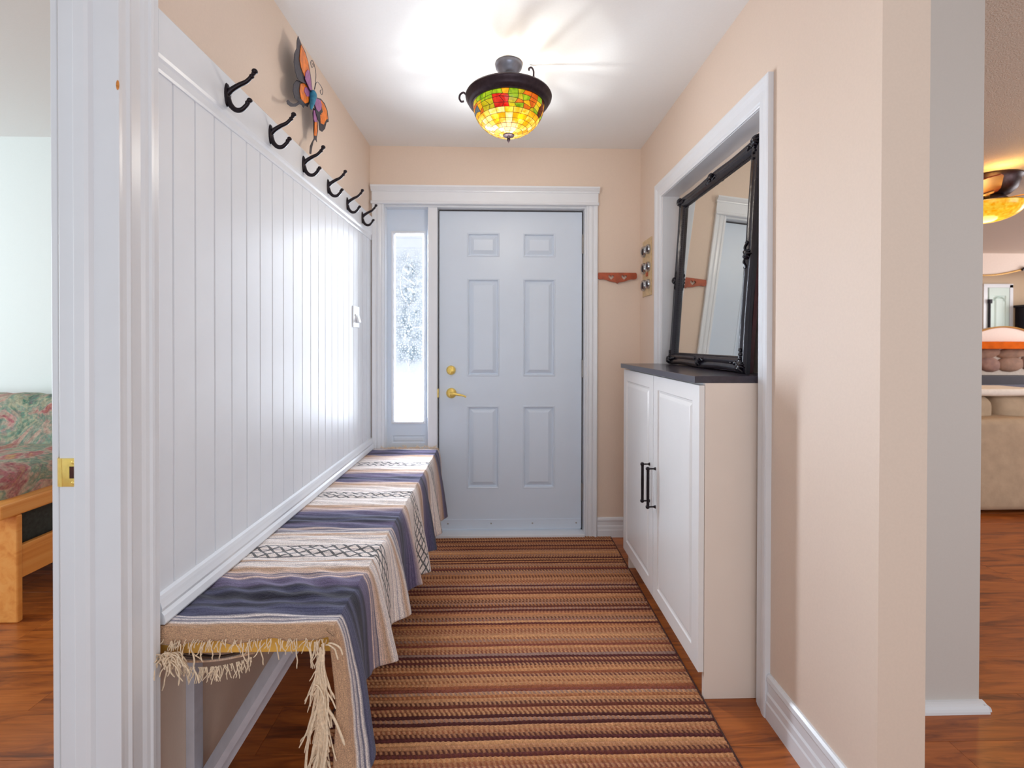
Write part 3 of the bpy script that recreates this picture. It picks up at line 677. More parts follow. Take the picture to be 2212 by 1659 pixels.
def blanket_mat():
    t = NT('woven_serape_wool'); uv = t.add('ShaderNodeUVMap', uv_map='UVMap'); sep = t.add('ShaderNodeSeparateXYZ'); t.l(uv.outputs[0], sep.inputs[0])
    u = sep.outputs[0]; v = sep.outputs[1]
    wob = t.noise(uv.outputs[0], 9, 2); u = t.math('ADD', u, t.math('MULTIPLY', t.math('SUBTRACT', wob.outputs[0], 0.5), 0.012))
    CR, TAN, LT, PU, DK, SL, BK = lin(242, 232, 222), lin(196, 158, 124), lin(228, 204, 188), lin(110, 100, 130), lin(34, 32, 50), lin(82, 84, 112), lin(46, 44, 48)
    st = [(1.10, TAN), (1.150, TAN), (1.156, CR), (1.163, SL), (1.167, CR), (1.174, SL), (1.180, CR), (1.188, SL), (1.215, SL), (1.232, DK), (1.245, SL), (1.262, DK), (1.285, DK), (1.300, SL), (1.318, DK), (1.330, PU), (1.368, PU), (1.378, LT), (1.384, PU), (1.390, LT), (1.397, SL), (1.402, LT), (1.425, TAN), (1.440, CR), (1.468, CR), (1.476, TAN), (1.482, CR), (1.60, CR)]
    st2 = [(1.55, CR), (1.66, CR), (1.675, TAN), (1.690, CR), (1.705, SL), (1.711, CR), (1.722, SL), (1.730, LT), (1.742, SL), (1.775, PU), (1.795, DK), (1.806, SL), (1.826, DK), (1.850, SL), (1.90, PU), (1.935, LT), (1.970, TAN), (1.99, CR), (2.20, CR), (2.27, TAN), (2.295, LT), (2.315, PU), (2.355, SL), (2.378, DK), (2.395, PU), (2.46, PU)]
    st3 = [(2.44, PU), (2.48, LT), (2.52, TAN), (2.55, CR), (2.72, CR), (2.79, LT), (2.83, TAN), (2.85, PU), (2.90, DK), (2.92, PU), (2.985, SL), (3.01, CR), (3.02, TAN), (3.05, TAN)]
    def rp(stops, a, b):
        mr = t.add('ShaderNodeMapRange'); mr.inputs['From Min'].default_value = a; mr.inputs['From Max'].default_value = b; t.l(u, mr.inputs['Value'])
        return t.ramp(mr.outputs[0], [((p-a)/(b-a), c) for p, c in stops]).outputs[0]
    r1, r2_, r3 = rp(st, 1.10, 1.60), rp(st2, 1.55, 2.46), rp(st3, 2.44, 3.05)
    col = t.mix(t.math('GREATER_THAN', u, 1.575), r1, r2_); col = t.mix(t.math('GREATER_THAN', u, 2.45), col, r3)
    # diamond bands: crossing diagonals + border lines
    for c0, c1 in ((1.503, 1.592), (2.072, 2.145), (2.598, 2.680)):
        w = c1-c0; p = t.math('DIVIDE', t.math('SUBTRACT', u, c0), w)
        inside = t.math('MULTIPLY', t.math('GREATER_THAN', p, 0.0), t.math('LESS_THAN', p, 1.0))
        vq = t.math('MULTIPLY', v, 27.0); pq = t.math('MULTIPLY', p, 2.5)
        def lines(q, th): return t.math('LESS_THAN', t.math('ABSOLUTE', t.math('SUBTRACT', t.math('FRACT', q), 0.5)), th)
        l1 = lines(t.math('ADD', vq, pq), 0.13); l2 = lines(t.math('SUBTRACT', t.math('MULTIPLY', vq, 0.5), pq), 0.11)
        edge = t.math('GREATER_THAN', t.math('ABSOLUTE', t.math('SUBTRACT', p, 0.5)), 0.465)
        k = t.math('MAXIMUM', t.math('MAXIMUM', l1, l2), edge); k = t.math('MULTIPLY', k, inside)
        col = t.mix(t.math('MULTIPLY', k, 0.85), col, lin(40, 50, 56))
    l1d = t.add('ShaderNodeTexNoise', noise_dimensions='1D', i_Scale=150.0, i_Detail=3.0); t.l(u, l1d.inputs['W'])
    col = t.mix(t.math('MULTIPLY', t.math('GREATER_THAN', u, 1.16), 0.8), col, t.ramp(l1d.outputs[0], [(0.36, (0.60, 0.60, 0.68, 1)), (0.46, (1, 1, 1, 1)), (0.56, (1, 1, 1, 1)), (0.66, (1.30, 1.24, 1.22, 1))]).outputs[0], 'MULTIPLY')
    # yarn streaks and heathered flecks
    cmb = t.add('ShaderNodeCombineXYZ'); t.l(t.math('MULTIPLY', u, 420), cmb.inputs[0]); t.l(t.math('MULTIPLY', v, 60), cmb.inputs[1])
    yarn = t.noise(cmb.outputs[0], 1, 2); fl_ = t.noise(uv.outputs[0], 420, 2, 0.8)
    col = t.mix(1.0, col, t.ramp(yarn.outputs[0], [(0.3, (0.74, 0.74, 0.78, 1)), (0.65, (1.06, 1.06, 1.06, 1))]).outputs[0], 'MULTIPLY')
    col = t.mix(1.0, col, t.ramp(fl_.outputs[0], [(0.30, (0.50, 0.48, 0.54, 1)), (0.50, (1, 1, 1, 1)), (0.66, (1.5, 1.45, 1.5, 1))]).outputs[0], 'MULTIPLY')
    t.l(col, t.b.inputs['Base Color']); t.b.inputs['Roughness'].default_value = 0.95; t.b.inputs['Specular IOR Level'].default_value = 0.15
    t.b.inputs['Sheen Weight'].default_value = 0.2
    t.bump(t.math('ADD', yarn.outputs[0], fl_.outputs[0]), 0.7, 0.0025); return t.m
M['blanket'] = blanket_mat()

def hem_z(y):
    b = 0.215
    pts = [(1.10, 0.19), (1.17, 0.19), (1.24, 0.232), (1.30, 0.34), (1.40, 0.30), (1.50, 0.256), (1.56, 0.30), (1.70, 0.29), (1.80, 0.27), (1.90, 0.285), (2.02, 0.24), (2.15, 0.215), (2.32, 0.235), (2.5, 0.205), (2.66, 0.21), (2.85, 0.20), (3.03, 0.20)]
    return float(np.interp(y, [p[0] for p in pts], [p[1] for p in pts]))
def drop_fold(y, s):         # outward offset of the hanging part, s = 0 at the edge .. 1 at the hem
    a = 0.5+0.5*sin(2*pi*(y-1.175)/0.245+1.3+0.9*sin(3*y)); b = 0.5+0.5*sin(2*pi*(y-1.1)/0.11+2*sin(2*y))
    return 0.012+s**0.8*(0.048*a**1.4+0.012*b)
NU, n_end, n_top, n_drop = 420, 8, 46, 44
us = np.concatenate([np.linspace(-0.042, 0, n_end, endpoint=False), np.linspace(0, B1-1.142, NU)])
blv = []; buv = []
T0 = BZ+0.010; YS = 1.142
for u in us:
    y = YS+max(u, 0); over = -min(u, 0)/0.042      # 0..1 down over the near end
    for j in range(n_top):
        a = j/(n_top-1); x = XL+0.004+a*(BE+0.004-(XL+0.004))
        wr = 0.0035*exp(-((y-1.33)/0.10)**2)*sin(26*a+60*y)+0.0028*sin(55*y+3*sin(5*a)+6*a)*(0.35+0.65*a)+0.0018*sin(140*y+9*a)
        wr += 0.007*exp(-((y-1.275)/0.018)**2)*max(0, sin(pi*min(1, max(0, (a-0.45)/0.5)))) + 0.006*exp(-((y-1.83)/0.02)**2)*max(0, sin(pi*min(1, max(0, (a-0.35)/0.6))))
        z = T0+wr; yy = y
        if over > 0:
            z = T0+0.002*sin(40*a)-0.040*over**1.1*(1-0.25*a); yy = YS-0.008*sin(min(1, over*1.6)*pi/2)-0.002*sin(23*a+3)
            z -= 0.004*sin(17*a)*over
        blv.append((x, yy, z)); buv.append((YS+u, a*0.43))
    hz = hem_z(y)
    for j in range(1, n_drop+1):
        s = j/n_drop
        cr = 0.012                                 # rounded edge
        z = T0-cr*0.3*(1-exp(-s*12))-s*(T0-hz); x = BE+0.004+cr*(1-exp(-s*18))+drop_fold(y, s)*(1-exp(-s*6))*s**0.15
        yy = y+0.010*sin(11*y+4*s)*s
        if over > 0:
            x -= over*0.040*(0.5+0.5*s)+0.004*sin(9*s); yy = YS-0.006-0.012*over*(0.4+s)+0.006*sin(7*s)
        else:
            k_ = exp(-(y-YS)/0.02); yy -= 0.006*k_*s
        blv.append((x, yy, z)); buv.append((YS+u, 0.43+s*(T0-hz)))
nc = n_top+n_drop; nr = len(us)
fs = [(i*nc+j, (i+1)*nc+j, (i+1)*nc+j+1, i*nc+j+1) for i in range(nr-1) for j in range(nc-1)]
me = bpy.data.meshes.new('serape_blanket'); me.from_pydata(blv, [], fs)
uvl = me.uv_layers.new(name='UVMap'); li = np.empty(len(me.loops), dtype=np.int32); me.loops.foreach_get('vertex_index', li)
uvl.data.foreach_set('uv', np.array(buv, dtype=np.float32)[li].ravel())
bl = thing('serape_blanket', (-0.6, 2.1, BZ), 'striped blue and cream woven blanket draped over the wall bench', 'blanket')
bs = link_mesh('woven_cloth', me, M['blanket'], bl, True)
sm = bs.modifiers.new('thickness', 'SOLIDIFY'); sm.thickness = 0.005; sm.offset = 1.0
R = random.Random(3)
def strand(mb, p, d, L, r=0.0011, grav=0.28, n=7):
    pts = [Vector(p)]; d = Vector(d).normalized()
    for i in range(n):
        d = (d+Vector((R.gauss(0, 1), R.gauss(0, 0.5), R.gauss(0, 0.6)-0.9))*grav).normalized()
        pts.append(pts[-1]+d*(L/n))
    pts = catmull(pts, 2); mb.tube(pts, [r]*(len(pts)-1)+[r*0.6], 5)
mb = MB()
for i in range(84):                                # short tassels over the seat board end
    a = R.random(); x = XL+0.02+a*0.40; z = T0-0.032+0.008*R.random()
    strand(mb, (x, 1.130-0.002*R.random(), z), (R.gauss(-0.35, 0.4), -0.15, -1), R.uniform(0.012, 0.036), 0.0010)
for i in range(22):                                 # longer ones
    a = R.random(); strand(mb, (XL+0.02+a*0.39, 1.128, T0-0.034), (R.gauss(-0.2, 0.4), -0.1, -1), R.uniform(0.04, 0.065), 0.0014)
for i in range(60):                                 # tangled clump by the wall
    strand(mb, (XL+0.015+R.random()*0.055, 1.126-R.random()*0.01, T0-0.050-0.014*R.random()), (R.gauss(0.6, 0.7), -0.2, R.gauss(-0.1, 0.5)), R.uniform(0.02, 0.06), 0.0015)
for x_, L in ((XL+0.055, 0.10), (XL+0.05, 0.08), (XL+0.02, 0.05), (XL+0.10, 0.07)): strand(mb, (x_, 1.126, T0-0.055), (0.3, 0, -1), L, 0.0019)
for c_ in range(20):                                # cords matted in clumps down the near edge of the hanging part
    q0 = (c_+R.random()*0.7)/20; zc = T0-0.03-q0*(T0-0.05-hem_z(1.14)); xc = BE-0.020+0.004*q0+R.gauss(0, 0.004); dx = R.gauss(-0.06, 0.10)
    for i in range(9):
        strand(mb, (xc+R.gauss(0, 0.004), YS-0.020-0.008*R.random(), zc+R.gauss(0, 0.010)), (dx+R.gauss(0, 0.06), R.gauss(0, 0.05), -1), R.uniform(0.05, 0.15), R.choice((0.0012, 0.0018, 0.0024)), 0.13)
for i in range(16):
    z = R.uniform(0.25, 0.50); strand(mb, (BE-0.018+R.gauss(0, 0.005), YS-0.026, z), (R.gauss(0, 0.08), 0, -1), R.uniform(0.12, 0.20), 0.0032, 0.12)
for i in range(14):
    z = R.uniform(0.22, 0.52); strand(mb, (BE-0.026, YS-0.026, z), (R.gauss(-0.7, 0.4), -0.1, -0.6), R.uniform(0.03, 0.06), 0.0013, 0.22)
for p, d in (((BE-0.004, YS-0.02, T0-0.034), (1, 0, 0.35)), ((BE-0.03, YS-0.03, 0.455), (1, -0.2, -0.3)), ((BE-0.01, YS-0.02, T0-0.038), (0.9, 0, 0.6)), ((BE-0.02, YS-0.02, T0-0.036), (0.3, -0.1, -0.6))): strand(mb, p, d, 0.05, 0.0019)
tag(mb.build('fringe', M['fringe'], bl, True), kind='stuff')
mb = MB()
for i in range(70): strand(mb, (XL+0.06+R.random()*0.36, 3.022, T0+0.004), (R.gauss(0.3, 0.6), -0.1, 0.5), 0.025, 0.0014)
tag(mb.build('fringe', M['fringe'], bl, True), kind='stuff')
# loose flap of the same blanket sagging below the board
vs = []; fs = []
for i in range(24):
    a = i/23
    for j in range(6):
        b = j/5; sag = sin(pi*min(1, a*1.05))**0.8
        vs.append((XL+0.03+a*0.20, 1.150+b*0.05, BZ-0.066-0.034*sag*(0.35+0.65*b)*(1-0.2*a)-0.012*(1-a)))
for i in range(23):
    for j in range(5): fs.append((i*6+j, (i+1)*6+j, (i+1)*6+j+1, i*6+j+1))
me = MB().raw(vs, fs).mesh('loose_flap'); uvl = me.uv_layers.new(name='UVMap')
for lp in me.loops: co = me.vertices[lp.vertex_index].co; uvl.data[lp.index].uv = (1.15+(co.y-1.15)*1.1, co.x)
fo = link_mesh('loose_flap', me, M['blanket'], bl, True); sm = fo.modifiers.new('thickness', 'SOLIDIFY'); sm.thickness = 0.004
mb = MB()
for i in range(70):
    a = R.random(); sag = sin(pi*min(1, a*1.05))**0.8
    strand(mb, (XL+0.03+a*0.20, 1.150, BZ-0.072-0.016*sag-0.012*(1-a)), (R.gauss(0.3, 0.5), -0.3, -0.8), R.uniform(0.012, 0.04), 0.0012)
tag(mb.build('fringe', M['fringe'], bl, True), kind='stuff')

# ------------------------------------------------------------------ rug
RX0, RX1, RY0, RY1 = -0.56, 0.714, 0.62, 3.035
nrow = int((RY1-RY0)/0.0148); rowd = (RY1-RY0)/nrow; nx = 640
pal = [(196, 152, 112), (212, 172, 130), (120, 72, 58), (92, 54, 52), (168, 112, 80), (208, 158, 108), (150, 94, 78), (170, 150, 140), (222, 182, 132), (112, 66, 66)]
pal = np.array([lin(c[0]*0.97, c[1]*0.88, c[2]*0.86)[:3] for c in pal])
xs = np.linspace(RX0, RX1, nx); per = 5; nyv = nrow*per+1
Z = np.zeros((nyv, nx)); COL = np.zeros((nyv, nx, 4)); COL[..., 3] = 1; Yg = np.zeros((nyv, nx))
rr = np.random.default_rng(11)
tone = []
light = [0, 1, 8, 5]; mid = [4, 6, 7]; dark = [3, 9, 2]
while len(tone) < nrow+2:                          # bands of braids: thin dark rows between mixed tan rows
    k = rr.choice(5, p=[0.24, 0.26, 0.20, 0.16, 0.14])
    for _ in range(1 if k in (0, 4) or (tone and tone[-1][0] in dark) else rr.integers(1, 3)):
        if k == 0 and tone and tone[-1][0] in dark: k = 2
        if k == 0: a, b = rr.choice(dark, 2)
        elif k == 1: a, b = rr.choice(light), rr.choice(light+mid)
        elif k == 2: a, b = rr.choice(light), rr.choice(dark)
        elif k == 3: a, b = rr.choice(mid), rr.choice(mid+light)
        else: a, b = rr.choice(mid), rr.choice(light)
        tone.append((a, b))
ph = rr.random(nrow+2)*2*pi; st_ = 0.0165
for iy in range(nyv):
    q = iy/per; rI = min(int(q), nrow-1); f = q-rI
    stit = np.sin(2*pi*xs/st_+ph[rI]+(f-0.5)*pi*1.1)
    Z[iy] = 0.004+0.0052*abs(sin(pi*f))**0.55*(0.72+0.28*stit) + (0 if iy not in (0, nyv-1) else -0.004)
    Yg[iy] = RY0+q*rowd+0.0022*np.sin(xs*5+0.5)+0.0012*np.sin(xs*23+rI)*(1 if 0 < iy < nyv-1 else 0)
    a, b = pal[tone[rI][0]], pal[tone[rI][1]]
    w = (np.clip(stit*2.5, -1, 1)*0.42+0.5)[:, None]; sid = ((xs/st_+rI*7.3).astype(int)*31+rI*17) % 97/97.0
    c = a*w+b*(1-w); dk = 0.45+0.55*abs(sin(pi*f))**0.4
    COL[iy, :, :3] = c*(0.84+0.14*rr.random((nx, 1))+0.20*sid[:, None])
X = np.repeat(xs[None], nyv, 0)
X[:, 0] += 0.002*np.sin(Yg[:, 0]*180); X[:, -1] += 0.002*np.sin(Yg[:, 0]*170)
Z[:, 0] = 0.001; Z[:, -1] = 0.001
vs = np.stack([X, Yg, Z], -1).reshape(-1, 3).astype(np.float32)
ii = np.arange((nyv-1)*(nx-1)); r_ = ii//(nx-1); c_ = ii % (nx-1); v0 = r_*nx+c_
fa = np.stack([v0, v0+1, v0+nx+1, v0+nx], -1).astype(np.int32)
me = bpy.data.meshes.new('braided_rug'); me.vertices.add(len(vs)); me.vertices.foreach_set('co', vs.ravel())
me.loops.add(fa.size); me.loops.foreach_set('vertex_index', fa.ravel()); me.polygons.add(len(fa))
me.polygons.foreach_set('loop_start', np.arange(0, fa.size, 4, dtype=np.int32)); me.polygons.foreach_set('loop_total', np.full(len(fa), 4, dtype=np.int32))
me.update(calc_edges=True); me.validate()
ca = me.color_attributes.new('col', 'FLOAT_COLOR', 'POINT'); ca.data.foreach_set('color', COL.reshape(-1).astype(np.float32))
rg = thing('braided_rug', (0.08, 1.9, 0), 'long brown and tan braided rug running down the hall floor', 'rug')
link_mesh('braid', me, M['rug'], rg); me.polygons.foreach_set('use_smooth', [True]*len(me.polygons))
M['rug_edge'] = simple('rug_edge_binding', lin(70, 38, 30), 0.9, nscale=120, var=0.3)
for x_ in (RX1+0.002, RX0-0.002): MB().tube([(x_, y_, 0.004) for y_ in np.linspace(RY0, RY1, 40)], 0.0042, 6).build('edge_binding', M['rug_edge'], rg, True)

# ------------------------------------------------------------------ cabinet in the recess
cb = thing('shoe_cabinet', (0.85, 2.15, 0), 'tall narrow white two-door cabinet standing in the framed recess', 'cabinet')
MB().box(0.722, 1.0, 1.641, 1.659, 0, 1.117, 0.001).build('side_panel', M['cabinet_side'], cb); MB().box(0.722, 1.0, 2.610, 2.6235, 0, 1.117, 0.001).build('side_panel', M['cabinet_side'], cb)
MB().box(0.722, 1.0, 1.659, 2.610, 0.096, 1.117).build('carcass', M['cabinet'], cb)
MB().box(0.775, 0.790, 1.659, 2.610, 0, 0.096).build('toe_kick', M['cabinet'], cb)
mpX = lambda x0: (lambda u, w, d: (x0+d, u, w))
for (y0, y1, hy, lab) in ((1.644, 2.138, 2.108, 'near'), (2.142, 2.655, 2.190, 'far')):
    z0, z1 = 0.094, 1.108; hl = (y0+0.060, y1-0.055, z0+0.062, z1-0.060)
    dr = slab_with_holes(y0, y1, z0, z1, [hl], 0, 0.019, mpX(0.702)).build('cabinet_door', M['cabinet'], cb)
    mb = MB(); panel_mb(mb, *hl, [(0, 0), (0.004, 0.005), (0.012, 0.006), (0.026, 0.001), (0.030, 0.0005)], mpX(0.702)); mb.build('door_panel', M['cabinet'], dr)
    bx = 0.668; zt, zb = 0.690, 0.518
    mb = MB().tube([(bx, hy, zb), (bx, hy, (zb+zt)/2), (bx, hy, zt)], [0.0064, 0.0070, 0.0064], 12)
    for z in (zt, zb):
        mb.ball((bx-0.001, hy, z), 0.0098, 1, 1, 0.95); mb.ball((bx, hy, z-0.012 if z == zt else z+0.012), 0.0075, 1, 1, 0.4)
        mb.tube([(bx, hy, z), (bx+0.024, hy, z), (0.702, hy, z)], [0.0040, 0.0034, 0.0080], 10)
    mb.build('handle', M['black_metal'], dr, True)
bv = MB().prism([(0.684, 1.117), (0.684, 1.139), (0.686, 1.141), (1.001, 1.141), (1.001, 1.117)], 'y', 1.640, 2.623)
bv.raw(*(lambda t: (t.v, t.f))(MB().box(0.684, 0.90, 2.623, 2.655, 1.117, 1.141)))
bv.build('countertop', M['countertop'], cb)

# ------------------------------------------------------------------ mirror leaning in the recess
yN, yF, hgt = 1.762, 2.585, 0.905
mo = Vector((0.932, 1.738, 1.1415)); ey = Vector((0.012, 0.83, 0)).normalized(); ez = Vector((0.058, 0, hgt)).normalized(); ex = ey.cross(ez); ex = -ex if ex.x > 0 else ex
MW, MH = 0.832, 0.905
mr = thing('leaning_mirror', (0.95, 2.17, 1.141), 'large mirror in a carved black frame leaning in the white recess', 'mirror')
mpm = lambda u, w, d: tuple(mo+ey*u+ez*w+ex*d)
fwid = 0.075; R_o = random.Random(21)
def outl(t):       # scalloped outer edge offset
    return 0.006*abs(sin(3*pi*t))**0.7*(1 if True else 0)
rings = []; prof = [(0.0, 0.0), (0.0, 0.014), (0.008, 0.022), (0.020, 0.024), (0.030, 0.020), (0.040, 0.026), (0.048, 0.026), (0.055, 0.020), (0.060, 0.012), (0.066, 0.004)]
NS = 40
def ringpts(ins, d):
    pts = []
    for side in range(4):
        for i in range(NS):
            t = i/NS; wv = 0.0
            o = -0.007*abs(sin(2*pi*t))**1.5*max(0, 1-ins/0.05)
            if side == 0: p = (ins+t*(MW-2*ins), ins-o)
            elif side == 1: p = (MW-ins+o, ins+t*(MH-2*ins))
            elif side == 2: p = (MW-ins-t*(MW-2*ins), MH-ins+o)
            else: p = (ins-o, MH-ins-t*(MH-2*ins))
            pts.append(mpm(p[0], p[1], d))
    return pts
vs = []; fs = []
for ins, d in prof: vs += ringpts(ins, d)
n4 = 4*NS
for i in range(len(prof)-1):
    for k in range(n4): fs.append((i*n4+k, i*n4+(k+1) % n4, (i+1)*n4+(k+1) % n4, (i+1)*n4+k))
fr = MB().raw(vs, fs).build('carved_frame', M['frame'], mr, True)
# carved corner and centre leaf ornaments
def ornament(u, w, ang, sc, wings=True):
    mb = MB(); ca_, sa = cos(ang), sin(ang)
    P = lambda a, b, d: mpm(u+(a*ca_-b*sa)*sc, w+(a*sa+b*ca_)*sc, d)
    for k in range(7):
        th = -1.2+k*0.4; L = 0.042-0.006*abs(k-3)
        pts = [P(0.004*sin(th), 0.0, 0.022), P(L*0.5*sin(th), L*0.5*cos(th), 0.034), P(L*sin(th*1.15), L*cos(th*1.15), 0.024)]
        mb.tube(catmull(pts, 4), [0.003*sc, 0.006*sc, 0.007*sc, 0.008*sc, 0.008*sc, 0.007*sc, 0.006*sc, 0.004*sc, 0.002*sc], 7)
    mb.ball(P(0, 0, 0.028), 0.011*sc, 0.8, 1, 1)
    if not wings:
        for k in range(16):
            aa = 0.055*abs(R_o.gauss(0, 0.5))*R_o.choice((-1, 1)); mb.ball(P(aa, -abs(aa)*0.95+R_o.uniform(-0.012, 0.010), 0.026), R_o.uniform(0.005, 0.009)*sc, 1, 1, 1, 8)
        return mb
    for sgn in (-1, 1):
        pts = [P(sgn*0.01, -0.004, 0.024), P(sgn*0.035, -0.008, 0.030), P(sgn*0.058, 0.004, 0.026), P(sgn*0.066, -0.008, 0.024), P(sgn*0.056, -0.012, 0.024)]
        mb.tube(catmull(pts, 4), 0.0045*sc, 6)
    return mb
m2 = fwid*0.42
for (u, w, a) in ((m2, m2, 3*pi/4+0), (MW-m2, m2, -3*pi/4), (MW-m2, MH-m2, -pi/4), (m2, MH-m2, pi/4)): ornament(u, w, a, 0.85, False).build('corner_ornament', M['frame'], fr, True)
for (u, w, a) in ((MW/2, m2+0.008, pi), (MW/2, MH-m2-0.008, 0), (m2+0.008, MH/2, pi/2), (MW-m2-0.008, MH/2, -pi/2)): ornament(u, w, a, 0.8).build('leaf_ornament', M['frame'], fr, True)
# small bead row beside the glass
mb = MB()
for i in range(60):
    for w_ in (0.0600, MH-0.0600): mb.ball(mpm(0.07+(MW-0.14)*i/59, w_, 0.012), 0.0032, seg=6)
for i in range(66):
    for u_ in (0.0600, MW-0.0600): mb.ball(mpm(u_, 0.07+(MH-0.14)*i/65, 0.012), 0.0032, seg=6)
mb.build('beading', M['frame'], fr)
g = 0.063; gl_ = MB().raw([mpm(g, g, 0.005), mpm(MW-g, g, 0.005), mpm(MW-g, MH-g, 0.005), mpm(g, MH-g, 0.005)], [(0, 1, 2, 3)]).build('mirror_glass', M['mirror'], mr)
mb = MB(); P_ = [mpm(u, w, d) for d in (-0.014, 0.0) for (u, w) in ((0.004, 0.004), (MW-0.004, 0.004), (MW-0.004, MH-0.004), (0.004, MH-0.004))]
mb.raw(P_, [(0, 1, 2, 3), (4, 5, 6, 7), (0, 1, 5, 4), (1, 2, 6, 5), (2, 3, 7, 6), (3, 0, 4, 7)]).build('backing', M['frame_back'], mr)

# ------------------------------------------------------------------ wooden peg rack with hearts
def heart(cx, cz, s):
    return [(cx+s*16*sin(t)**3/17, cz+s*(13*cos(t)-5*cos(2*t)-2*cos(3*t)-cos(4*t))/17) for t in [2*pi*i/24 for i in range(24)]]
outl_ = [(0.634, 1.708), (0.876, 1.708), (0.881, 1.700), (0.882, 1.682), (0.878, 1.671), (0.868, 1.667), (0.845, 1.667), (0.825, 1.662), (0.805, 1.654), (0.785, 1.650), (0.768, 1.648), (0.757, 1.640), (0.746, 1.648), (0.728, 1.650), (0.708, 1.654), (0.688, 1.662), (0.668, 1.667), (0.642, 1.667), (0.632, 1.671), (0.628, 1.682), (0.629, 1.700)]
rk = poly_extrude(outl_, [heart(0.715, 1.680, 0.0205), heart(0.799, 1.680, 0.0205)], 0.012, lambda u, w, d: (u, YB-0.009-d, w), 0.0008).build('heart_key_rack', M['redwood'])
tag(rk, 'small red-brown wooden rack with two cut-out hearts on the back wall', 'rack')

# plaque with round medallions
pq = thing('medallion_plaque', (XR, 2.89, 1.73), 'narrow cream wall plaque with rows of round silver medallions', 'wall plaque')
MB().box(XR-0.006, XR, 2.800, 2.975, 1.545, 1.895, 0.003).build('plaque_board', M['plaque'], pq)
for i, z in enumerate((1.825, 1.72, 1.615)):
    for k, y_ in enumerate((2.842, 2.930)):
        r = 0.030 if k == 0 else 0.036
        md = MB().lathe([(0, XR-0.016), (r*0.75, XR-0.018), (r*0.9, XR-0.022), (r, XR-0.014), (r, XR-0.005)], 0, y_, 24, 'x', z).build('medallion', M['chrome'], pq, True)
        MB().ball((XR-0.018, y_, z), r*0.6, 0.25, 1, 1).build('medallion_center', M['insert'], md, True)
MB().box(XR-0.012, XR-0.005, 2.860, 2.890, 1.665, 1.69, 0.002).build('tag', M['redwood'], pq)

# ------------------------------------------------------------------ stained glass ceiling lamp
LX, LY = 0.037, 2.13
lm = thing('ceiling_lamp', (LX, LY, CZ), 'stained glass bowl lamp with dark bronze rim hanging from the hall ceiling', 'ceiling lamp')
MB().lathe([(0, CZ), (0.060, CZ), (0.062, CZ-0.006), (0.058, CZ-0.022), (0.050, CZ-0.030), (0.046, CZ-0.040), (0.036, CZ-0.052), (0.030, CZ-0.062), (0.028, CZ-0.075), (0.033, CZ-0.082), (0.028, CZ-0.090), (0, CZ-0.092)], LX, LY, 36).build('canopy', M['lamp_steel'], lm, True)
MB().lathe([(0, CZ-0.09), (0.007, CZ-0.09), (0.007, 2.19), (0, 2.19)], LX, LY, 12).build('stem', M['lamp_metal'], lm, True)
RZ = 2.352
MB().lathe([(0.156, RZ-0.030), (0.160, RZ-0.036), (0.166, RZ-0.036), (0.170, RZ-0.029), (0.177, RZ-0.026), (0.183, RZ-0.018), (0.186, RZ-0.008), (0.192, RZ-0.003), (0.194, RZ+0.006), (0.190, RZ+0.013), (0.184, RZ+0.012), (0.176, RZ+0.000), (0.160, RZ-0.020), (0.156, RZ-0.030)], LX, LY, 64).build('rim', M['lamp_metal'], lm, True)
def scroll(pts, r=0.0045): return MB().tube(catmull([(LX+p[0]*c_a, LY+p[0]*s_a, p[1]) for p in pts], 6), r, 8)
for ang, pts in ((radians(3), [(0.158, RZ-0.010), (0.140, RZ+0.03), (0.118, RZ+0.070), (0.113, RZ+0.105), (0.112, RZ+0.132), (0.103, RZ+0.146), (0.092, RZ+0.142), (0.092, RZ+0.132)]),
                 (radians(182), [(0.186, RZ+0.006), (0.200, RZ+0.022), (0.216, RZ+0.014), (0.220, RZ-0.004), (0.212, RZ-0.018), (0.200, RZ-0.016)])):
    c_a, s_a = cos(ang), sin(ang); scroll(pts).build('scroll_arm', M['lamp_metal'], lm, True)
for k in range(3):
    a = radians(30+120*k); c_a, s_a = cos(a), sin(a)
    MB().tube(catmull([(LX, LY, 2.395), (LX+0.05*c_a, LY+0.05*s_a, 2.375), (LX+0.075*c_a, LY+0.075*s_a, 2.345)], 5), 0.006, 8).lathe([(0, 2.345), (0.013, 2.345), (0.013, 2.31), (0, 2.31)], LX+0.075*c_a, LY+0.075*s_a, 12).build('bulb_socket', M['lamp_metal'], lm, True)
    MB().ball((LX+0.075*c_a, LY+0.075*s_a, 2.285), 0.022, 1, 1, 1.15, 12).build('bulb', M['bulb'], lm, True)
for k in range(3):
    a = radians(62+120*k); MB().tube([(LX+0.02*cos(a), LY+0.02*sin(a), 2.335), (LX+0.17*cos(a), LY+0.17*sin(a), 2.336)], 0.004, 6).build('spoke', M['lamp_metal'], lm)
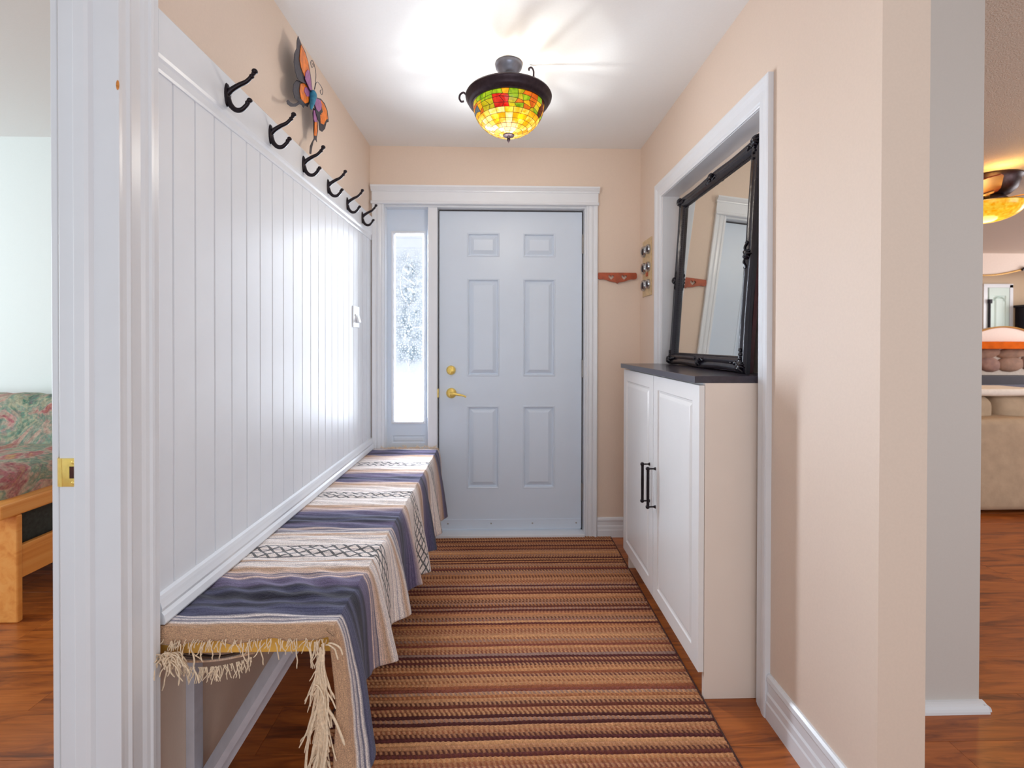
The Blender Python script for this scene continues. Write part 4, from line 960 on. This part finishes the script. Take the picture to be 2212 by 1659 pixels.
# glass panes on an elliptical bowl
def bowl(th, a, off=0.0):
    r = (0.158+off)*cos(a); return Vector((LX+r*cos(th), LY+r*sin(th), 2.322-(0.133+off)*sin(a)))
def pane(q, mat):         # q: four (th, a)
    c = [sum(p[0] for p in q)/4, sum(p[1] for p in q)/4]; sh = [(c[0]+(p[0]-c[0])*0.95, c[1]+(p[1]-c[1])*0.94) for p in q]
    vs = []; fs = []
    for off in (0.0015, -0.0015):
        for j in range(3):
            for i in range(3):
                s, t_ = i/2, j/2
                th = (sh[0][0]*(1-s)+sh[1][0]*s)*(1-t_)+(sh[3][0]*(1-s)+sh[2][0]*s)*t_; a = (sh[0][1]*(1-s)+sh[1][1]*s)*(1-t_)+(sh[3][1]*(1-s)+sh[2][1]*s)*t_
                vs.append(bowl(th, a, off))
    for b in (0, 9):
        for j in range(2):
            for i in range(2): k = b+j*3+i; fs.append((k, k+1, k+4, k+3))
    ring = [0, 1, 2, 5, 8, 7, 6, 3]
    for k in range(8): a_, b_ = ring[k], ring[(k+1) % 8]; fs.append((a_, b_, b_+9, a_+9))
    return MB().raw(vs, fs).build('glass_pane', mat, lm)
came = MB(); NC = 22
def came_line(p, q, n=3): came.tube([bowl(p[0]+(q[0]-p[0])*i/n, p[1]+(q[1]-p[1])*i/n, 0.0012) for i in range(n+1)], 0.0011, 4, False)
Rl = random.Random(5)
arows = [radians(x) for x in (31, 40, 49, 57.5, 66, 75, 83)]
grid = [[(2*pi*(j+0.5*(i % 1))/NC, a) for j in range(NC)] for i, a in enumerate(arows)]
for i in range(len(arows)-1):
    nj = NC
    if i >= 4: nj = 13
    for j in range(nj):
        w = 2*pi/nj; t0, t1 = w*j, w*(j+1); a0, a1 = arows[i], arows[i+1]
        pane([(t0, a0), (t1, a0), (t1, a1), (t0, a1)], M[Rl.choices(['g_amber', 'g_pale', 'g_gold'], [5, 2 if i < 2 else 4, 3])[0]])
        came_line((t0, a0), (t1, a0)); came_line((t0, a0), (t0, a1))
# fruit and leaf border: jittered grid of irregular pieces
NB = 28; bands = [radians(x) for x in (1, 9, 17, 24.5, 31)]
jit = {}
for i, a in enumerate(bands):
    for j in range(NB):
        jit[i, j] = (2*pi*j/NB+(Rl.uniform(-0.085, 0.085) if 0 < i < 4 else 0), a+(Rl.uniform(-0.055, 0.055) if 0 < i < 4 else 0))
front = -pi/2
for i in range(4):
    for j in range(NB):
        k = (j+1) % NB; w = 2*pi if k == 0 else 0
        q = [jit[i, j], (jit[i, k][0]+w, jit[i, k][1]), (jit[i+1, k][0]+w, jit[i+1, k][1]), jit[i+1, j]]
        tc = sum(p[0] for p in q)/4-1.5*pi
        if -0.50 < tc < 0.02 and 1 <= i <= 2 or -0.36 < tc < -0.1 and i == 3: mt = 'g_red'
        elif -0.85 < tc < -0.5 or 0.0 < tc < 0.3: mt = 'g_green' if i < 2 else 'g_yellowgreen'
        else: mt = Rl.choices(['g_orange', 'g_green', 'g_yellowgreen', 'g_gold', 'g_brown', 'g_blue'], [7, 3, 4, 4, 1.2, 0.8])[0]
        pane(q, M[mt]); came_line(q[0], q[1]); came_line(q[0], q[3])
came.build('lead_came', M['lead'], lm)
MB().lathe([(0, 2.198), (0.024, 2.196), (0.027, 2.191), (0.025, 2.186), (0.010, 2.182), (0.006, 2.176), (0.008, 2.171), (0.007, 2.166), (0.003, 2.160), (0, 2.154)], LX, LY, 20).build('finial', M['lamp_metal'], lm, True)
for k in range(3):
    a = radians(30+120*k); point('bulb_light_%d' % k, (LX+0.034*cos(a), LY+0.034*sin(a), 2.285), 1.9, (0.96, 1.0, 0.98), 0.008)
point('shade_glow', (LX, LY, 2.07), 7.0, (1.0, 0.94, 0.85), 0.10)

# ------------------------------------------------------------------ bedroom futon
ft = thing('futon', (-3.1, 2.5, 0), 'pine futon with floral tapestry mattress seen through the bedroom doorway', 'futon')
def arm(x0, x1):
    MB().box(x0, x1, 2.085, 2.94, 0.482, 0.545, 0.008).build('armrest', M['pine'], ft)
    MB().box(x0+0.002, x1, 2.155, 2.180, 0.0, 0.482, 0.006).build('leg', M['pine'], ft)
    MB().box(x0+0.002, x1, 2.905, 2.93, 0.0, 0.482, 0.006).build('leg', M['pine'], ft)
    MB().box(x1-0.034, x1-0.008, 2.18, 2.905, 0.190, 0.338, 0.004).build('side_rail', M['pine'], ft)
arm(-2.262, -2.150); arm(-4.35, -4.24)
MB().box(-4.24, -2.262, 2.20, 2.23, 0.20, 0.32, 0.004).build('front_rail', M['pine'], ft)
for i in range(9):
    MB().box(-4.2+i*0.23, -4.12+i*0.23, 2.23, 2.86, 0.290, 0.310, 0.002).build('slat', M['pine'], ft)
def cushion(x0, x1, y0, y1, z0, z1, rot, seed, name, amp=0.02):
    bm = bmesh.new(); bmesh.ops.create_cube(bm, size=1); bmesh.ops.subdivide_edges(bm, edges=bm.edges[:], cuts=22, use_grid_fill=True)
    sx, sy, sz = x1-x0, y1-y0, z1-z0; rr_ = 0.09
    for v in bm.verts:
        p = Vector((v.co.x*sx, v.co.y*sy, v.co.z*sz)); h = Vector((sx/2-rr_, sy/2-rr_, sz/2-rr_))
        h = Vector((max(h.x, 0.01), max(h.y, 0.01), max(h.z, 0.01)))
        c = Vector((max(-h.x, min(h.x, p.x)), max(-h.y, min(h.y, p.y)), max(-h.z, min(h.z, p.z)))); d = p-c
        if d.length > 1e-6: p = c+d.normalized()*min(rr_, max(d.length, rr_*0.9))
        n = p.normalized(); w = sin(p.x*19+seed+3*sin(p.z*9))*sin(p.z*17+seed*2+2*sin(p.x*7))+0.6*sin(p.x*37+p.z*23+seed)
        p += n*w*amp
        p = Matrix.Rotation(rot, 3, 'X') @ p
        v.co = p+Vector(((x0+x1)/2, (y0+y1)/2, (z0+z1)/2))
    return MB().bm(bm).build(name, M['floral'], ft, True)
cushion(-4.22, -2.225, 2.12, 2.86, 0.440, 0.69, radians(3), 1.0, 'seat_mattress')
cushion(-4.25, -2.21, 2.66, 2.92, 0.50, 0.955, radians(-7), 2.4, 'back_mattress', 0.016)
MB().box(-4.22, -2.20, 2.20, 2.88, 0.30, 0.52, 0.04).build('mattress_base', simple('dark_green_ticking', lin(56, 60, 58), 0.9, nscale=60, var=0.25), ft, True)

# ------------------------------------------------------------------ living room beyond the passage
sf = thing('sofa', (4.2, 3.8, 0), 'tan slipcovered sofa seen from behind in the living room', 'sofa')
def soft(x0, x1, y0, y1, z0, z1, r, amp, seed, cuts=14):
    bm = bmesh.new(); bmesh.ops.create_cube(bm, size=1); bmesh.ops.subdivide_edges(bm, edges=bm.edges[:], cuts=cuts, use_grid_fill=True)
    s_ = Vector((x1-x0, y1-y0, z1-z0)); h = s_/2-Vector((r, r, r))
    for v in bm.verts:
        p = Vector((v.co.x*s_.x, v.co.y*s_.y, v.co.z*s_.z)); c = Vector([max(-h[k], min(h[k], p[k])) for k in range(3)]); d = p-c
        if d.length > 1e-6: p = c+d.normalized()*min(d.length, r)
        p += p.normalized()*amp*sin(p.x*9+seed)*sin(p.z*13+seed)
        v.co = p+Vector(((x0+x1)/2, (y0+y1)/2, (z0+z1)/2))
    return MB().bm(bm)
soft(2.95, 5.20, 3.35, 3.62, 0.03, 0.705, 0.04, 0.008, 1.0).build('back', M['sofa'], sf, True)
soft(2.95, 3.17, 3.60, 4.25, 0.03, 0.60, 0.06, 0.006, 2.0).build('arm', M['sofa'], sf, True)
soft(4.98, 5.20, 3.60, 4.25, 0.03, 0.60, 0.06, 0.006, 3.0).build('arm', M['sofa'], sf, True)
soft(3.17, 4.98, 3.60, 4.27, 0.05, 0.45, 0.05, 0.006, 4.0).build('seat', M['sofa'], sf, True)
for k, (a, b) in enumerate(((3.20, 3.79), (3.80, 4.38), (4.39, 4.96))):
    soft(a, b, 3.50, 3.74, 0.42, 0.862, 0.09, 0.012, k*1.7).build('back_cushion', M['sofa'], sf, True)
t_ = soft(3.52, 4.15, 3.47, 3.80, 0.858, 0.915, 0.035, 0.012, 5.0).build('throw_blanket', M['throw'], None, True)
tag(t_, 'white throw blanket folded along the top of the tan sofa cushions', 'throw')

fan = thing('ceiling_fan', (3.69, 3.5, CZ), 'bronze ceiling fan with glowing amber bowl light in the living room', 'ceiling fan')
FX, FY = 3.69, 3.5
MB().lathe([(0, CZ), (0.195, CZ), (0.20, CZ-0.012), (0.185, CZ-0.03), (0.182, CZ-0.05), (0.165, CZ-0.10), (0.13, CZ-0.135), (0.09, CZ-0.150), (0.0, CZ-0.150)], FX, FY, 32).build('motor_housing', M['lamp_metal'], fan, True)
MB().lathe([(0, CZ-0.15), (0.10, CZ-0.15), (0.12, CZ-0.17), (0.11, CZ-0.195), (0.20, CZ-0.20), (0.0, CZ-0.20)], FX, FY, 32).build('light_collar', M['lamp_metal'], fan, True)
MB().lathe([(0.215, 2.300)]+[(0.215*cos(a), 2.300-0.125*sin(a)) for a in [i*pi/2/10 for i in range(11)]], FX, FY, 36).build('glass_bowl', M['g_fan'], fan, True)
M['blade'] = simple('cherry_fan_blade', lin(168, 66, 30), 0.35, nscale=12, var=0.2)
for k in range(5):
    a = radians(8+72*k); ax = Vector((cos(a), sin(a), 0)); ay = Vector((-sin(a), cos(a), 0)); tl = radians(13); ayt = ay*cos(tl)+Vector((0, 0, 1))*sin(tl); az = ax.cross(ayt)
    c0 = Vector((FX, FY, CZ-0.168))
    b_ = MB(); pts = [(0.22, -0.055), (0.30, -0.070), (0.62, -0.075), (0.68, -0.06), (0.70, 0), (0.68, 0.06), (0.62, 0.075), (0.30, 0.070), (0.22, 0.055)]
    n = len(pts); vs = [c0+ax*p[0]+ayt*p[1]+az*s for s in (-0.004, 0.004) for p in pts]
    bo = b_.raw(vs, [tuple(range(n))[::-1], tuple(range(n, 2*n))]+[(i, (i+1) % n, (i+1) % n+n, i+n) for i in range(n)]).build('blade', M['blade'], fan)
    MB().obox(c0+ax*0.19-az*0.008, ax, ayt, az, 0.11, 0.014, 0.004, 0.002).obox(c0+ax*0.27-az*0.008, ax, ayt, az, 0.03, 0.035, 0.004, 0.002).build('blade_bracket', M['gold'], bo)
point('fan_lamp_light', (FX, FY, 2.14), 9, (1.0, 0.62, 0.22), 0.1)
point('fan_lamp_upglow', (FX-0.16, FY-0.26, 2.41), 3.2, (1.0, 0.56, 0.12), 0.08)

# fireplace wall with shaped opening
def arc(x0, x1, z0, z1, n=16, up_=1): return [(x0+(x1-x0)*i/n, z0+(z1-z0)*sin(pi*i/n)) for i in range(n+1)]
ax0, ax1 = 6.15, 7.55
top_open = [(6.15, 2.30)]+[(6.15+(7.30-6.15)*i/16, 2.30-0.095*sin(pi*i/16)) for i in range(1, 16)]+[(7.30, 2.29), (7.95, 2.20), (8.3, 2.30)]
low_open = [(6.15, 1.40)]+[(6.6+(7.42-6.6)*i/14, 1.405+0.085*sin(pi*i/14)) for i in range(15)]+[(8.3, 1.41)]
wf = thing('wall_fireplace', (7, 6.4, 0)); struct(wf, 'cream fireplace wall with scalloped opening over the mantel')
mpF = lambda u, w, d: (u, 6.45+d, w)
poly_extrude([(5.6, CZ)]+[(5.6, 2.25)]+top_open+[(9.2, 2.25), (9.2, CZ)], [], 0.10, mpF).build('upper_valance', M['cream'], wf)
poly_extrude([(5.6, 0)]+[(5.6, 1.40)]+low_open+[(9.2, 1.40), (9.2, 0)], [], 0.10, mpF).build('lower_wall', M['cream'], wf)
MB().box(5.6, 6.1, 6.4, 6.5, 1.2, CZ).build('wall_body', M['cream'], wf)
MB().tube([(p[0], 6.392, p[1]) for p in top_open], 0.012, 6).build('edge_trim', M['gold'], wf)
MB().tube([(p[0], 6.392, p[1]) for p in low_open], 0.012, 6).build('edge_trim', M['gold'], wf)
for (x_, z_) in ((7.30, 2.28), (7.44, 1.42)): MB().tube(catmull([(x_-0.06, 6.38, z_), (x_, 6.37, z_+0.03), (x_+0.08, 6.38, z_)], 4), 0.018, 7).build('scroll_clip', M['black_metal'], wf)
MB().box(5.7, 9.0, 6.16, 6.40, 1.185, 1.285, 0.006).build('mantel_shelf', M['mantel'], wf)
MB().box(5.8, 8.9, 6.34, 6.40, 0, 1.185).build('grout_bed', M['grout'], wf)
Rs = random.Random(9); y_ = 0
z = 0.02
while z < 1.15:
    h = Rs.uniform(0.17, 0.26); x = 5.85+Rs.uniform(0, 0.1); h = min(h, 1.18-z)
    while x < 8.8:
        w = Rs.uniform(0.22, 0.40)
        if not (6.2 < x+w/2 < 7.3 and z < 0.80) and h > 0.05:
            bm = bmesh.new(); bmesh.ops.create_icosphere(bm, subdivisions=2, radius=0.5)
            a0 = Rs.uniform(-0.3, 0.3)
            for v in bm.verts:
                p = v.co.copy(); k = max(abs(p.x), abs(p.z), 1e-3)*2
                p.x *= (0.55+0.45/max(k, 0.6)) if k > 0 else 1; p.x *= w*1.2; p.z *= h*1.28; p.y *= 0.09
                q_ = Matrix.Rotation(a0, 3, 'Y') @ p; v.co = q_+Vector((x+w/2, 6.34, z+h/2))
            MB().bm(bm).build('stone', M['stone'], wf, True)
        x += w
    z += h
ins = thing('stove_insert', (6.75, 6.3, 0.4), 'black fireplace insert set below the stonework behind the sofa', 'stove')
MB().box(6.2, 7.27, 6.22, 6.39, 0.05, 0.822, 0.01).build('body', M['insert'], ins)
MB().box(6.24, 7.23, 6.20, 6.222, 0.60, 0.70, 0.004).build('grille', simple('grille_grey', lin(66, 62, 84), 0.4), ins)

struct(MB().box(5.0, 9.2, 6.97, 7.1, 0, CZ).build('wall_far', simple('tan_far_wall', lin(206, 180, 150), 0.6, nscale=100, var=0.02)), 'tan wall seen through the scalloped opening')
d3 = thing('door_2', (7.52, 6.95, 0)); struct(d3, 'pale mint panel door seen through the scalloped opening', 'door')
slab_with_holes(7.37, 7.68, 0, 2.098, [(7.43, 7.63, 1.05, 1.98)], 0, 0.03, mpY(6.935)).build('door_slab', M['mintdoor'], d3)
mb = MB(); panel_mb(mb, 7.43, 7.63, 1.05, 1.98, [(0, 0), (0.01, 0.01), (0.03, 0.012), (0.05, 0.0)], mpY(6.935)); mb.build('raised_panel', M['mintdoor'], d3)
MB().tube(catmull([(7.44, 6.93, 1.90), (7.48, 6.93, 1.945), (7.53, 6.93, 1.96), (7.58, 6.93, 1.945), (7.62, 6.93, 1.90)], 4), 0.006, 6).build('arch_moulding', M['mintdoor'], d3)
MB().box(7.345, 7.36, 6.90, 6.93, 1.1, 1.9, 0.003).box(7.335, 7.375, 6.89, 6.93, 1.86, 1.92, 0.004).build('edge_bolt', M['insert'], d3)
struct(MB().box(7.685, 7.735, 6.93, 6.97, 0, 2.14).box(7.28, 7.735, 6.93, 6.97, 2.10, 2.155).box(7.28, 7.34, 6.93, 6.97, 0, 2.10).build('trim_11', M['trim']), 'white casing around the mint door', 'trim')
hc = thing('dark_hutch', (8.1, 6.8, 0), 'dark wooden hutch beside the mint door', 'hutch')
MB().box(7.80, 8.7, 6.70, 6.96, 0, 1.80, 0.005).build('body', M['insert'], hc)
MB().box(7.775, 8.72, 6.68, 6.965, 1.80, 1.835, 0.006).build('top', M['insert'], hc)
MB().box(7.84, 8.24, 6.685, 6.70, 0.9, 1.74, 0.004).build('hutch_door', M['frame'], hc)
struct(MB().box(9.08, 9.2, -0.8, 7.1, 0, CZ).build('wall_living_side', M['cream']), 'cream side wall of the living room')
